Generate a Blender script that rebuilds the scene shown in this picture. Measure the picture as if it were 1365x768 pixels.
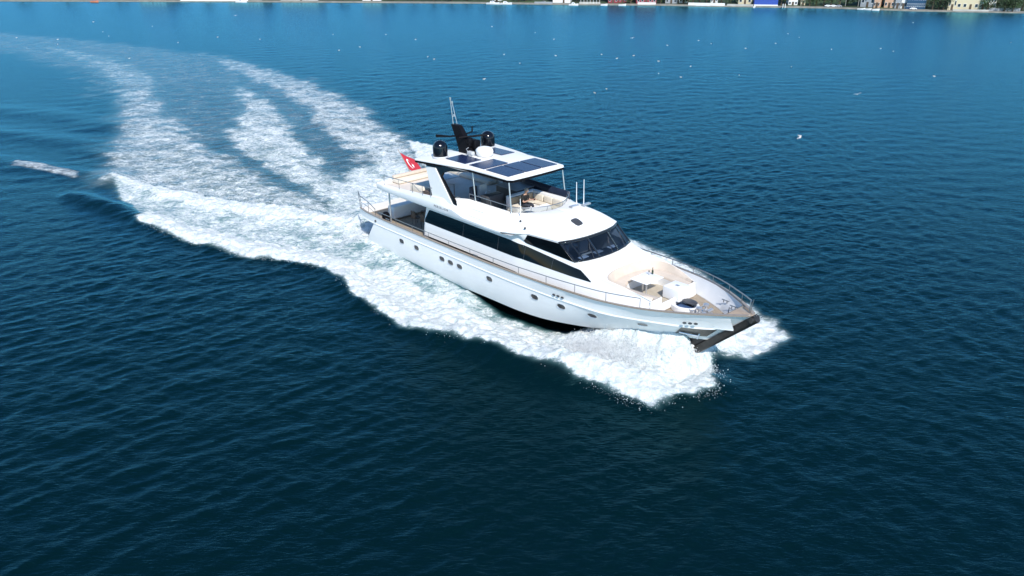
import bpy, math, random
import numpy as np
from math import radians as R, sin, cos, pi
from mathutils import Vector, Matrix

for o in list(bpy.data.objects): bpy.data.objects.remove(o)
SC = bpy.context.scene
COL = SC.collection
rng = random.Random(7)
NR = np.random.default_rng(11)

# ------------------------------------------------------------------ camera, sky, sun, exposure
cam_d = bpy.data.cameras.new('camera'); cam = bpy.data.objects.new('camera', cam_d); COL.objects.link(cam)
cam.location = (0, 0, 18.79); cam.rotation_euler = (R(90 - 24.49), 0, 0)
cam_d.sensor_width = 36; cam_d.lens = 1029 / 1365 * 36
cam_d.clip_start = 0.5; cam_d.clip_end = 6000
SC.camera = cam

SUN_AZ = (0.26, -0.965)       # horizontal direction towards the sun (right of and behind the camera)
SUN_EL = 46
az = math.atan2(SUN_AZ[0], SUN_AZ[1])          # clockwise from +Y
w = bpy.data.worlds.new("World"); SC.world = w; w.use_nodes = True
nt = w.node_tree; nt.nodes.clear()
sky = nt.nodes.new('ShaderNodeTexSky'); sky.sky_type = 'NISHITA'; sky.sun_disc = False
sky.sun_elevation = R(SUN_EL); sky.sun_rotation = az; sky.air_density = 1.0; sky.dust_density = 0.2; sky.ozone_density = 2.5
bg = nt.nodes.new('ShaderNodeBackground'); bg.inputs[1].default_value = 0.14
wo = nt.nodes.new('ShaderNodeOutputWorld')
hs = nt.nodes.new('ShaderNodeHueSaturation'); hs.inputs['Saturation'].default_value = 1.22; nt.links.new(sky.outputs[0], hs.inputs['Color']); nt.links.new(hs.outputs[0], bg.inputs[0]); nt.links.new(bg.outputs[0], wo.inputs[0])
sun_d = bpy.data.lights.new('sun', 'SUN'); sun_d.energy = 4.2; sun_d.angle = R(0.5); sun_d.color = (1.0, 0.955, 0.89)
sun = bpy.data.objects.new('sun', sun_d); COL.objects.link(sun)
sv = Vector((SUN_AZ[0], SUN_AZ[1], 0)).normalized() * cos(R(SUN_EL)) + Vector((0, 0, sin(R(SUN_EL))))
sun.rotation_euler = sv.to_track_quat('Z', 'Y').to_euler()
SC.view_settings.view_transform = 'Standard'; SC.view_settings.look = 'None'
SC.view_settings.exposure = 0.38; SC.view_settings.gamma = 1; SC.view_settings.use_curve_mapping = False

# ------------------------------------------------------------------ materials
def mat(name, col, rough=0.5, metal=0.0, var=0.0, vscale=3.0, coat=0.0, bump=0.0, bscale=20.0, spec=0.5, stretch=None):
    m = bpy.data.materials.new(name); m.use_nodes = True
    n = m.node_tree.nodes; l = m.node_tree.links; p = n['Principled BSDF']
    p.inputs['Base Color'].default_value = (*col, 1); p.inputs['Roughness'].default_value = rough
    p.inputs['Metallic'].default_value = metal; p.inputs['Coat Weight'].default_value = coat
    p.inputs['Specular IOR Level'].default_value = spec
    tc = n.new('ShaderNodeTexCoord'); src = tc.outputs['Object']
    if stretch:
        mp = n.new('ShaderNodeMapping'); mp.inputs['Scale'].default_value = stretch; l.new(src, mp.inputs[0]); src = mp.outputs[0]
    if var > 0:
        t = n.new('ShaderNodeTexNoise'); t.inputs['Scale'].default_value = vscale; t.inputs['Detail'].default_value = 6
        l.new(src, t.inputs['Vector'])
        r = n.new('ShaderNodeValToRGB')
        r.color_ramp.elements[0].position = 0.3; r.color_ramp.elements[1].position = 0.7
        r.color_ramp.elements[0].color = (*[c * (1 - var) for c in col], 1)
        r.color_ramp.elements[1].color = (*[min(1, c * (1 + var)) for c in col], 1)
        l.new(t.outputs['Fac'], r.inputs[0]); l.new(r.outputs[0], p.inputs['Base Color'])
    if bump > 0:
        t2 = n.new('ShaderNodeTexNoise'); t2.inputs['Scale'].default_value = bscale; t2.inputs['Detail'].default_value = 3
        l.new(src, t2.inputs['Vector']); b = n.new('ShaderNodeBump'); b.inputs['Strength'].default_value = bump; b.inputs['Distance'].default_value = 0.02
        l.new(t2.outputs['Fac'], b.inputs['Height']); l.new(b.outputs[0], p.inputs['Normal'])
    return m

def teak_mat():
    m = mat('teak', (0.33, 0.27, 0.20), 0.65, var=0.25, vscale=6, stretch=(0.6, 6, 6))
    n = m.node_tree.nodes; l = m.node_tree.links; p = n['Principled BSDF']
    old = p.inputs['Base Color'].links[0].from_socket
    wv = n.new('ShaderNodeTexWave'); wv.bands_direction = 'Y'; wv.inputs['Scale'].default_value = 4.0; wv.inputs['Distortion'].default_value = 0
    tc = n.new('ShaderNodeTexCoord'); l.new(tc.outputs['Object'], wv.inputs['Vector'])
    r = n.new('ShaderNodeValToRGB'); r.color_ramp.elements[0].position = 0.0; r.color_ramp.elements[0].color = (0.35, 0.35, 0.35, 1)
    r.color_ramp.elements[1].position = 0.12; r.color_ramp.elements[1].color = (1, 1, 1, 1)
    l.new(wv.outputs['Fac'], r.inputs[0])
    mx = n.new('ShaderNodeMix'); mx.data_type = 'RGBA'; mx.blend_type = 'MULTIPLY'; mx.inputs[0].default_value = 0.8
    l.new(old, mx.inputs[6]); l.new(r.outputs[0], mx.inputs[7]); l.new(mx.outputs[2], p.inputs['Base Color'])
    return m

def solar_mat():
    m = mat('solar', (0.006, 0.014, 0.055), 0.25, coat=0.0, spec=0.3)
    n = m.node_tree.nodes; l = m.node_tree.links; p = n['Principled BSDF']
    tc = n.new('ShaderNodeTexCoord'); br = n.new('ShaderNodeTexBrick'); br.offset = 0
    br.inputs['Scale'].default_value = 1; br.inputs['Brick Width'].default_value = 0.16; br.inputs['Row Height'].default_value = 0.16
    br.inputs['Mortar Size'].default_value = 0.006
    br.inputs['Color1'].default_value = (0.006, 0.014, 0.055, 1); br.inputs['Color2'].default_value = (0.008, 0.018, 0.062, 1); br.inputs['Mortar'].default_value = (0.06, 0.08, 0.14, 1)
    l.new(tc.outputs['Object'], br.inputs['Vector']); l.new(br.outputs['Color'], p.inputs['Base Color'])
    return m

def glass_mat(name, tint, dens, rough=0.03):
    """tinted glass: a mix of a tinted transparent and a glossy coat by fresnel"""
    m = bpy.data.materials.new(name); m.use_nodes = True
    n = m.node_tree.nodes; l = m.node_tree.links; n.clear()
    o = n.new('ShaderNodeOutputMaterial'); t = n.new('ShaderNodeBsdfTransparent'); t.inputs[0].default_value = (*tint, 1)
    d = n.new('ShaderNodeBsdfDiffuse'); d.inputs[0].default_value = (0.006, 0.009, 0.014, 1)
    g = n.new('ShaderNodeBsdfGlossy'); g.inputs['Roughness'].default_value = rough; g.inputs[0].default_value = (1, 1, 1, 1)
    f = n.new('ShaderNodeFresnel'); f.inputs[0].default_value = 1.5
    a = n.new('ShaderNodeMixShader'); a.inputs[0].default_value = dens; l.new(t.outputs[0], a.inputs[1]); l.new(d.outputs[0], a.inputs[2])
    b = n.new('ShaderNodeMixShader'); l.new(f.outputs[0], b.inputs[0]); l.new(a.outputs[0], b.inputs[1]); l.new(g.outputs[0], b.inputs[2])
    l.new(b.outputs[0], o.inputs[0]); return m

M = dict(
    gel=mat('gelcoat', (0.79, 0.785, 0.77), 0.42, var=0.02, vscale=0.8, coat=0.08),
    hull=mat('hull_gelcoat', (0.81, 0.80, 0.78), 0.4, var=0.03, vscale=0.7, coat=0.12),
    nonskid=mat('nonskid', (0.74, 0.74, 0.73), 0.6, var=0.03, vscale=2, bump=0.2, bscale=120),
    anti=mat('antifouling', (0.010, 0.010, 0.012), 0.35, var=0.3, vscale=3),
    stem=mat('stem_rubber', (0.022, 0.020, 0.018), 0.4, var=0.5, vscale=5, bump=0.4, bscale=14),
    teak=teak_mat(),
    rail=mat('rail_steel', (0.34, 0.35, 0.36), 0.3, metal=0.85),
    cap=mat('varnished_teak', (0.27, 0.215, 0.165), 0.35, var=0.2, vscale=7, coat=0.3, stretch=(0.5, 5, 5)),
    steel=mat('steel', (0.66, 0.66, 0.66), 0.32, metal=0.75),
    dsteel=mat('dull_steel', (0.17, 0.16, 0.145), 0.4, metal=0.7, var=0.3, vscale=6),
    black=mat('black_gloss', (0.008, 0.009, 0.011), 0.12, coat=0.5),
    win=mat('dark_window', (0.003, 0.0045, 0.006), 0.06, var=0.3, vscale=1.2, coat=0.0, spec=0.35),
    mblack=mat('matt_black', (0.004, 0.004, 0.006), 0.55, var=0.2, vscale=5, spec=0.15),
    blackdome=mat('black_dome', (0.004, 0.005, 0.008), 0.16, coat=0.3, spec=0.35),
    cushion=mat('cushion', (0.60, 0.51, 0.42), 0.8, var=0.05, vscale=3, bump=0.3, bscale=60),
    cream=mat('cream', (0.68, 0.62, 0.52), 0.75, var=0.05, vscale=3, bump=0.2, bscale=50),
    tan=mat('tan_cushion', (0.46, 0.37, 0.25), 0.8, var=0.08, vscale=5, bump=0.3, bscale=60),
    pale=mat('pale_deck', (0.66, 0.59, 0.52), 0.7, var=0.06, vscale=2),
    beige=mat('beige_floor', (0.42, 0.37, 0.29), 0.7, var=0.08, vscale=3),
    grey=mat('grey', (0.30, 0.31, 0.32), 0.5, var=0.1), dgrey=mat('dark_grey', (0.05, 0.052, 0.058), 0.5, var=0.15),
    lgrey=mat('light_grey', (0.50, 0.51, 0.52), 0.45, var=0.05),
    brown=mat('brown_wicker', (0.10, 0.07, 0.05), 0.7, var=0.3, vscale=12, bump=0.5, bscale=60),
    navy=mat('navy', (0.012, 0.020, 0.045), 0.5, var=0.2), blue=mat('blue', (0.03, 0.07, 0.16), 0.5, var=0.2),
    solar=solar_mat(), glass=glass_mat('windshield_glass', (0.42, 0.52, 0.66), 0.12), clear=glass_mat('clear_acrylic', (0.72, 0.76, 0.76), 0.12),
    flagred=mat('flag_red', (0.38, 0.010, 0.028), 0.75, var=0.08), white=mat('white', (0.8, 0.8, 0.8), 0.6, var=0.03),
    skin=mat('skin', (0.46, 0.27, 0.19), 0.55, var=0.06, vscale=8), shirt=mat('black_cotton', (0.012, 0.012, 0.013), 0.9, var=0.2, vscale=12),
    jeans=mat('dark_denim', (0.03, 0.035, 0.05), 0.9, var=0.2, vscale=14), hair=mat('grey_hair', (0.22, 0.20, 0.18), 0.7, var=0.2, vscale=20),
    green=mat('bottle_green', (0.01, 0.03, 0.012), 0.1, coat=0.5), screen=mat('screen', (0.01, 0.01, 0.012), 0.1),
)

# ------------------------------------------------------------------ mesh helpers
class MB:
    def __init__(s): s.v = []; s.f = []; s.mi = []
    def add(s, vs, fs, mi=0):
        k = len(s.v); s.v += [tuple(v) for v in vs]; s.f += [tuple(i + k for i in f) for f in fs]; s.mi += [mi] * len(fs); return s
    def box(s, a, b, mi=0, bev=0.0):
        x0, y0, z0 = a; x1, y1, z1 = b
        if bev <= 0:
            v = [(x, y, z) for z in (z0, z1) for y in (y0, y1) for x in (x0, x1)]
            return s.add(v, [(0, 2, 3, 1), (4, 5, 7, 6), (0, 1, 5, 4), (2, 6, 7, 3), (0, 4, 6, 2), (1, 3, 7, 5)], mi)
        r = bev; rings = []
        for z, i in ((z0, r), (z0 + r, 0), (z1 - r, 0), (z1 - r * .3, r * .3), (z1, r)):
            ring = []
            for cx, cy, sx, sy in ((x1, y1, -1, -1), (x0, y1, 1, -1), (x0, y0, 1, 1), (x1, y0, -1, 1)):
                a0 = {(-1, -1): 0, (1, -1): 90, (1, 1): 180, (-1, 1): 270}[(sx, sy)]
                c = (cx + sx * (r + i * .0), cy + sy * r)
                rr = max(r - i, 0.0005)
                for k in range(4): a_ = R(a0 + 30 * k); ring.append((c[0] + rr * cos(a_), c[1] + rr * sin(a_), z))
            rings.append(ring)
        return s.loft(rings, closed=True, caps=True, mi=mi)
    def loft(s, rings, closed=False, caps=False, mi=0, flip=False):
        n = len(rings[0]); vs = [p for r in rings for p in r]; fs = []
        for i in range(len(rings) - 1):
            for j in range(n if closed else n - 1):
                q = (i * n + j, i * n + (j + 1) % n, (i + 1) * n + (j + 1) % n, (i + 1) * n + j)
                fs.append(q[::-1] if flip else q)
        if caps: fs.append(tuple(range(n))[::-1]); fs.append(tuple((len(rings) - 1) * n + j for j in range(n)))
        return s.add(vs, fs, mi)
    def tube(s, pts, r, n=8, mi=0, cap=True):
        P = [Vector(p) for p in pts]; rings = []; m = len(P); rs = r if isinstance(r, (list, tuple)) else [r] * m
        up = None
        for i, p in enumerate(P):
            t = (P[min(i + 1, m - 1)] - P[max(i - 1, 0)]).normalized()
            if up is None: up = Vector((0, 0, 1)) if abs(t.z) < .9 else Vector((1, 0, 0))
            a = t.cross(up).normalized(); b = a.cross(t).normalized(); up = b
            rings.append([tuple(p + (a * cos(2 * pi * k / n) + b * sin(2 * pi * k / n)) * rs[i]) for k in range(n)])
        return s.loft(rings, closed=True, caps=cap, mi=mi)
    def prism(s, poly, axis, a, b, mi=0):
        """poly of 2-D points extruded along axis from a to b"""
        def P(p, c): return {'x': (c, p[0], p[1]), 'y': (p[0], c, p[1]), 'z': (p[0], p[1], c)}[axis]
        n = len(poly); v = [P(p, a) for p in poly] + [P(p, b) for p in poly]
        f = [tuple(range(n)), tuple(range(2 * n - 1, n - 1, -1))] + [(i, i + n, (i + 1) % n + n, (i + 1) % n) for i in range(n)]
        return s.add(v, f, mi)
    def lathe(s, prof, c=(0, 0, 0), n=24, mi=0, sx=1, sy=1):
        rings = [[(c[0] + r * sx * cos(2 * pi * k / n), c[1] + r * sy * sin(2 * pi * k / n), c[2] + z) for k in range(n)] for r, z in prof]
        return s.loft(rings, closed=True, caps=True, mi=mi)
    def quad(s, a, b, c, d, mi=0): return s.add([a, b, c, d], [(0, 1, 2, 3)], mi)
    def build(s, name, mats, parent=None, angle=35, smooth=True, solid=0.0, solid_off=-1, fixn=True):
        me = bpy.data.meshes.new(name); me.from_pydata(s.v, [], s.f)
        if not isinstance(mats, (list, tuple)): mats = [mats]
        for m_ in mats: me.materials.append(m_)
        me.polygons.foreach_set('material_index', s.mi)
        if fixn:
            import bmesh
            bm = bmesh.new(); bm.from_mesh(me); bmesh.ops.remove_doubles(bm, verts=bm.verts, dist=1e-5)
            bmesh.ops.recalc_face_normals(bm, faces=bm.faces); bm.to_mesh(me); bm.free()
        if smooth:
            me.shade_smooth(); me.set_sharp_from_angle(angle=R(angle))
        o = bpy.data.objects.new(name, me); COL.objects.link(o)
        if parent is not None: o.parent = parent
        if solid > 0:
            md = o.modifiers.new('thickness', 'SOLIDIFY'); md.thickness = solid; md.offset = solid_off
        return o

def tag(o, label=None, cat=None, group=None, kind=None):
    if label: o['label'] = label
    if cat: o['category'] = cat
    if group: o['group'] = group
    if kind: o['kind'] = kind
    return o
def empty(name, label=None, cat=None, group=None, mw=None):
    e = bpy.data.objects.new(name, None); COL.objects.link(e); e.empty_display_size = 0.3
    if mw is not None: e.matrix_world = mw
    return tag(e, label, cat, group)

def cubic(xs, ys):
    """monotone cubic through points"""
    xs = np.array(xs, float); ys = np.array(ys, float); h = np.diff(xs); d = np.diff(ys) / h
    m = np.zeros(len(xs)); m[0] = d[0]; m[-1] = d[-1]
    for i in range(1, len(xs) - 1):
        m[i] = 0 if d[i - 1] * d[i] <= 0 else 2 * d[i - 1] * d[i] / (d[i - 1] + d[i])
    def f(x):
        x = float(min(max(x, xs[0]), xs[-1])); i = int(min(max(np.searchsorted(xs, x) - 1, 0), len(h) - 1))
        t = (x - xs[i]) / h[i]
        return float((2*t**3-3*t*t+1)*ys[i] + (t**3-2*t*t+t)*h[i]*m[i] + (-2*t**3+3*t*t)*ys[i+1] + (t**3-t*t)*h[i]*m[i+1])
    return f
# ------------------------------------------------------------------ numpy noise
_lat = NR.random((256, 256))
def vnoise(x, y):
    xi = np.floor(x).astype(np.int64); yi = np.floor(y).astype(np.int64); fx = x - xi; fy = y - yi
    fx = fx * fx * (3 - 2 * fx); fy = fy * fy * (3 - 2 * fy)
    a = _lat[xi & 255, yi & 255]; b = _lat[(xi + 1) & 255, yi & 255]; c = _lat[xi & 255, (yi + 1) & 255]; d = _lat[(xi + 1) & 255, (yi + 1) & 255]
    return a + (b - a) * fx + (c - a) * fy + (a - b - c + d) * fx * fy
def fbm(x, y, o=4):
    s = 0; a = 1; t = 0
    for k in range(o):
        s = s + a * vnoise(x * 2 ** k + 17.3 * k, y * 2 ** k + 9.1 * k); t += a; a *= .5
    return s / t
def sdpoly(px, py, poly):
    """signed distance, positive inside"""
    n = len(poly); d = np.full(px.shape, 1e9); ins = np.zeros(px.shape, bool)
    for i in range(n):
        ax, ay = poly[i]; bx, by = poly[(i + 1) % n]
        ex, ey = bx - ax, by - ay; L = ex * ex + ey * ey + 1e-12
        t = np.clip(((px - ax) * ex + (py - ay) * ey) / L, 0, 1)
        d = np.minimum(d, (px - ax - t * ex) ** 2 + (py - ay - t * ey) ** 2)
        c = ((ay > py) != (by > py)) & (px < ex * (py - ay) / (ey + 1e-12) + ax); ins ^= c
    d = np.sqrt(d); return np.where(ins, d, -d)
def dline(px, py, L):
    d = np.full(px.shape, 1e9)
    for (ax, ay), (bx, by) in zip(L, L[1:]):
        ex, ey = bx - ax, by - ay; l = ex * ex + ey * ey + 1e-12; t = np.clip(((px - ax) * ex + (py - ay) * ey) / l, 0, 1)
        d = np.minimum(d, (px - ax - t * ex) ** 2 + (py - ay - t * ey) ** 2)
    return np.sqrt(d)
def sstep(a, b, x): t = np.clip((x - a) / (b - a), 0, 1); return t * t * (3 - 2 * t)

REG={
'bow_wave':[(9.66,34.7),(9.38,31.37),(9.21,29.92),(8.15,29.42),(7.5,29.54),(6.17,28.63),(5.25,29.11),(4.47,29.61),(3.37,30.5),(2.03,31.37),(0.64,32.56),(-0.84,33.53),(-1.6,34.07),(-3.56,34.94),(-4.82,35.93),(-5.65,36.28),(-6.58,37.24),(-7.59,38.44),(-8.66,39.81),(-10.56,42.78),(-11.21,43.7),(-13.36,44.9),(-14.95,45.52),(-16.46,45.77),(-17.58,46.28),(-19.54,47.74),(-21.24,48.28),(-23.37,49.85),(-25.3,51.35),(-27.27,53.41),(-26.66,53.91),(-23.87,52.44),(-19.91,50.29),(-16.21,48.28),(-12.88,46.93),(-10.09,45.15),(-7.41,43.01),(-5.35,40.83),(-3.5,39.41),(-1.75,37.88),(0.69,36.1),(3.02,35.51),(5.46,36.36),(7.38,35.93),(9.17,35.1)],
'inner_wash':[(-10.18,49.13),(-5.62,43.35),(-1.81,39.61),(0.7,36.8),(3.05,35.93),(0.68,35.51),(-3.41,38.16),(-7.07,40.62),(-10.84,44.18),(-14.71,46.41),(-19.42,48.84),(-22.74,50.89),(-27.14,53.74),(-30.55,58.2),(-33.23,62.68),(-29.76,61.19),(-21.77,55.81),(-16.67,53.74),(-13.01,52.13)],
'crest':[(-33.73,63.34),(-29.76,61.19),(-25.16,58.78),(-20.23,56.34),(-15.78,54.59),(-12.74,53.41),(-10.33,52.13),(-11.06,50.29),(-13.45,51.66),(-16.36,52.6),(-20.08,54.08),(-24.12,55.98),(-28.73,58.78)],
'left_band':[(-33.73,63.34),(-36.96,70.66),(-39.97,79.63),(-47.27,95.33),(-55.93,111.34),(-67.24,126.61),(-87.6,150.56),(-67.57,134.91),(-54.49,117.83),(-43.41,95.33),(-36.27,83.1),(-27.97,72.02),(-22.12,64.46),(-16.82,58.78),(-11.87,54.59),(-10.33,52.13),(-15.57,53.74),(-22.14,56.89),(-29.76,61.19)],
'mid_band':[(-39.5,111.34),(-32.45,100.17),(-26.49,88.83),(-23.65,81.33),(-19.42,72.02),(-15.66,64.46),(-12.31,60.16),(-10.48,56.34),(-10.33,52.13),(-13.73,55.45),(-16.56,60.16),(-20.83,66.82),(-25.12,72.02),(-29.44,79.63),(-30.58,86.84),(-32.39,95.33)],
'right_band':[(-52.03,137.61),(-40.94,126.61),(-30.27,112.58),(-22.57,101.19),(-16.93,90.91),(-15.5,84.93),(-12.67,79.63),(-10.33,76.42),(-8.44,69.33),(-8.92,62.25),(-9.88,60.16),(-11.97,65.62),(-14.43,72.02),(-17.8,78.0),(-20.88,84.93),(-25.04,95.33),(-31.52,105.48),(-40.52,117.83)],
'stern_wash':[(-10.23,49.41),(-9.09,47.74),(-6.57,52.13),(-8.04,65.62),(-11.19,69.33),(-14.17,66.82),(-14.52,59.17),(-13.91,53.74),(-12.1,50.29)],
'port_splash':[(9.28,34.7),(9.91,34.14),(10.29,33.38),(11.71,33.15),(12.68,33.91),(14.08,35.35),(13.99,36.98),(13.37,37.33),(12.2,41.14),(9.67,46.8),(8.0,48.84),(5.37,53.74),(1.11,63.34),(-4.45,72.02),(-10.41,77.05),(-8.44,69.33),(-5.25,63.34),(0.94,52.13),(7.44,41.68)],
'painted_sheen':[(-124.92,181.68),(-108.63,171.41),(-77.03,155.02),(-52.36,138.53),(-30.58,113.85),(-22.79,97.7),(-16.72,76.42),(-11.6,63.34),(-11.71,53.74),(-22.14,56.89),(-33.54,63.34),(-47.55,95.33),(-68.06,123.55),(-93.49,146.34),(-105.93,152.76)],
'small_crest':[(-45.35,69.08),(-42.18,68.06),(-37.65,65.15),(-37.27,63.78),(-40.97,65.86),(-44.46,67.56)],
'small_patch':[(-46.83,74.9),(-45.88,76.42),(-41.37,69.6),(-42.32,68.31)],
}
RIDGE={
'crest_ridge':[(-9.72,51.66),(-13.66,52.6),(-19.9,55.28),(-24.66,57.44),(-29.24,59.96),(-33.73,63.34)],
  'crest_tail':[(-33.73,63.34),(-41.5,66.82),(-54.34,72.02)],
'ridge_b':[(-61.81,83.1),(-53.64,80.3),(-44.53,76.42),(-36.85,71.2)],
'ridge_c':[(-69.44,94.41),(-60.55,91.76),(-52.98,89.24),(-44.32,83.82)],
'outer_ridge':[(9.21,30.37),(6.25,29.11),(3.41,31.03),(0.65,33.15),(-1.62,34.54),(-3.61,35.51),(-5.74,36.98),(-8.2,39.61),(-11.39,44.53),(-15.19,46.41),(-21.66,49.41),(-27.41,53.74),(-34.69,58.78)],
'mid_ridge':[(-10.75,54.59),(-14.61,59.56),(-20.15,69.33),(-25.45,78.0),(-29.69,90.91)],
'left_ridge':[(-16.21,56.34),(-24.7,64.46),(-34.76,76.42),(-43.32,90.91),(-54.34,111.34)],
}
GULLS= [(-4.55,184.94),(4.94,172.95),(8.36,161.05),(7.56,137.88),(-1.39,139.36),(1.29,129.17),(-4.03,113.83),(15.63,139.36),(17.68,134.55),(20.98,137.88),(29.37,151.77),(24.18,131.36),(22.01,118.79),(24.72,115.56),(28.27,125.8),(36.85,159.11),(38.21,154.14),(33.7,117.34),(50.77,154.75),(58.35,170.73),(58.56,164.38),(44.1,125.39),(58.27,146.13),(67.68,147.23),(68.32,143.45),(62.14,116.26),(29.68,78.98),(12.74,105.87),(10.89,102.96),(96.75,155.97),(95.73,193.85),(-100.65,163.75),(-90.81,161.0),(-86.66,153.25),(-100.73,195.53),(-88.26,174.43),(-83.25,166.59),(-82.42,185.82),(-64.55,134.51),(-64.69,155.75),(-60.19,164.87),(-50.4,161.0),(-37.57,169.53),(-31.29,144.84),(-28.29,149.4),(-14.41,136.46),(-13.09,133.74),(-19.29,161.0),(-26.49,169.53)]
FLY= [(22.86, 153.02, 1.2), (40.21, 137.96, 1.2), (42.24, 95.7, 1.2), (27.58, 73.32, 1.2), (-67.37, 198.71, 1.2)]


BOAT_O = (-7.98, 50.82, 0.0); HEAD = R(-47.71); TRIM = R(1.24)
bX = Vector((cos(HEAD) * cos(TRIM), sin(HEAD) * cos(TRIM), sin(TRIM))); bY = Vector((-sin(HEAD), cos(HEAD), 0)); bZ = bX.cross(bY)
BM = Matrix(((bX.x, bY.x, bZ.x, BOAT_O[0]), (bX.y, bY.y, bZ.y, BOAT_O[1]), (bX.z, bY.z, bZ.z, BOAT_O[2]), (0, 0, 0, 1)))

# ------------------------------------------------------------------ water
def axis(lo, dlo, a, b, step, dhi, hi):
    """dense from a to b, growing outward to lo and hi"""
    c = list(np.arange(a, b, step)); s = step; x = c[-1]
    while x < hi: s = min(s * dhi, 60); x += s; c.append(x)
    s = step; x = c[0]; pre = []
    while x > lo: s = min(s * dlo, 60); x -= s; pre.append(x)
    return np.array(pre[::-1] + c)
gx = axis(-3000, 1.018, -24, 24, 0.09, 1.018, 3000)
gy = axis(-400, 1.06, 15.5, 60, 0.09, 1.0065, 3000)
X, Y = np.meshgrid(gx, gy)
NX, NY = X.shape[1], X.shape[0]
dxs = np.gradient(gx)[None, :] + 0 * X; dys = np.gradient(gy)[:, None] + 0 * X
step = np.maximum(dxs, dys)
x = X.ravel(); y = Y.ravel(); st_ = step.ravel()
z = np.zeros_like(x); ox = np.zeros_like(x); oy = np.zeros_like(x)
near = np.where((y < 500) & (np.abs(x) < 400) & (y > 5))[0]
xn, yn, sn = x[near], y[near], st_[near]
zz = np.zeros_like(xn); dx_ = np.zeros_like(xn); dy_ = np.zeros_like(xn)
# gusts: patches of rougher and calmer water
gust = 0.65 + 0.7 * fbm(xn / 14 + 3, yn / 20 + 8, 3)
NW = 84
for i in range(NW):
    lam = 0.28 * (3.8 / 0.28) ** ((i + rng.random()) / NW)
    k = 2 * pi / lam
    th = R(-72) + rng.gauss(0, R(42)) + (R(25) if i % 3 == 0 else 0)
    amp = 0.0034 * lam ** 1.0 * (1 if lam < 0.9 else (0.9 / lam) ** 0.85) * rng.uniform(.6, 1.3)
    kx, ky = k * cos(th), k * sin(th); ph = rng.random() * 2 * pi
    fade = np.clip((lam / sn - 2.5) / 3, 0, 1) * gust
    a = kx * xn + ky * yn + ph + 1.2 * (vnoise(xn / (lam * 3.3) + i * 5.1, yn / (lam * 3.3)) - .5) * 2
    s_, c_ = np.sin(a), np.cos(a)
    zz += amp * fade * c_; q = 0.85
    dx_ -= q * amp * fade * cos(th) * s_; dy_ -= q * amp * fade * sin(th) * s_

foam = np.zeros_like(xn); aer = np.zeros_like(xn); hump = np.zeros_like(xn); lump = np.zeros_like(xn)
wob = 1.3 * (fbm(xn * 0.55, yn * 0.55, 4) - .5) * 2      # ragged outlines
SPEC = dict(  # density, edge softness (m), wobble, aeration
    bow_wave=(1.12, 0.45, 0.35, .6), inner_wash=(0.76, 0.4, 0.3, .75), crest=(1.0, 0.6, .4, .5), left_band=(0.66, 3.4, 1.4, .38),
    mid_band=(0.72, 2.4, 1.1, .5), right_band=(0.69, 2.6, 1.2, .3), stern_wash=(0.85, 1.6, .8, .6), port_splash=(1.1, 0.8, .4, .5),
    painted_sheen=(0.38, 4.0, 3.0, .13), small_crest=(0.66, 0.35, .35, .0), small_patch=(0.30, 2.0, .6, .0))  # sheen region: pale gloss of flattened water, painted in as thin foam
for kname, poly in REG.items():
    if kname == 'small_patch': continue
    dens, soft, wb, ae = SPEC[kname]
    p = np.array(poly); mrg = 6
    sel = np.where((xn > p[:, 0].min() - mrg) & (xn < p[:, 0].max() + mrg) & (yn > p[:, 1].min() - mrg) & (yn < p[:, 1].max() + mrg))[0]
    sd = sdpoly(xn[sel], yn[sel], poly) + wb * wob[sel]
    m = sstep(-soft * 1.0, soft * .35, sd)
    dist = np.hypot(xn[sel], yn[sel])
    m2 = m * dens
    if kname in ('left_band', 'mid_band', 'right_band'):
        m2 = m2 * (1.04 - 0.30 * sstep(70, 160, dist))
    foam[sel] = np.maximum(foam[sel], m2)
    aer[sel] = np.maximum(aer[sel], m * ae)
# clumpy density of the foam
patch = fbm(xn * 0.9 + 4, yn * 0.9, 5)
foam = foam + np.where(foam > .02, (patch - .5) * 0.50, 0) * np.clip(foam * 1.6, 0, 1)
# ridges of the wake
for nm, amp, sg in (('crest_ridge', .42, 1.3), ('crest_tail', .20, 1.6), ('ridge_b', .20, 2.0), ('ridge_c', .20, 2.6), ('outer_ridge', .38, .95), ('mid_ridge', .22, 1.6), ('left_ridge', .25, 2.2)):
    d = dline(xn, yn, RIDGE[nm]); g = np.exp(-(d / sg) ** 2)
    hump += amp * g * (0.75 + 0.5 * vnoise(xn * .35, yn * .35))
# bow wave thrown up along both sides of the forebody
bl = np.array(BM.inverted())
lx = bl[0, 0] * xn + bl[0, 1] * yn + bl[0, 3]; ly = bl[1, 0] * xn + bl[1, 1] * yn + bl[1, 3]
HBX = [0, 5, 10, 15, 18, 21, 23, 25, 25.6, 26.5]; HBW = [2.9, 3.0, 3.0, 2.95, 2.7, 2.0, 1.2, .3, .05, 0]
hw = np.interp(lx, HBX, HBW)
off = np.abs(ly) - hw
front = sstep(17.6, 23.2, lx) * (1 - sstep(24.6, 25.7, lx))
out = np.clip(off, 0, None)
sheet = front * np.where(off < 0, .75, 1) * (1.85 * np.exp(-(out / 1.15) ** 2) + 0.55 * np.exp(-((out - 2.6) / 1.1) ** 2))
sheet = sheet * (0.60 + 0.42 * fbm(lx * 1.3, ly * 3.4, 4) + 0.34 * fbm(lx * 5.5 + 7, ly * 2.2, 4))
mid = sstep(12, 18, lx) * (1 - sstep(21.5, 24.5, lx)) * 0.40 * np.exp(-((out - 3.6) / 1.2) ** 2)
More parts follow.
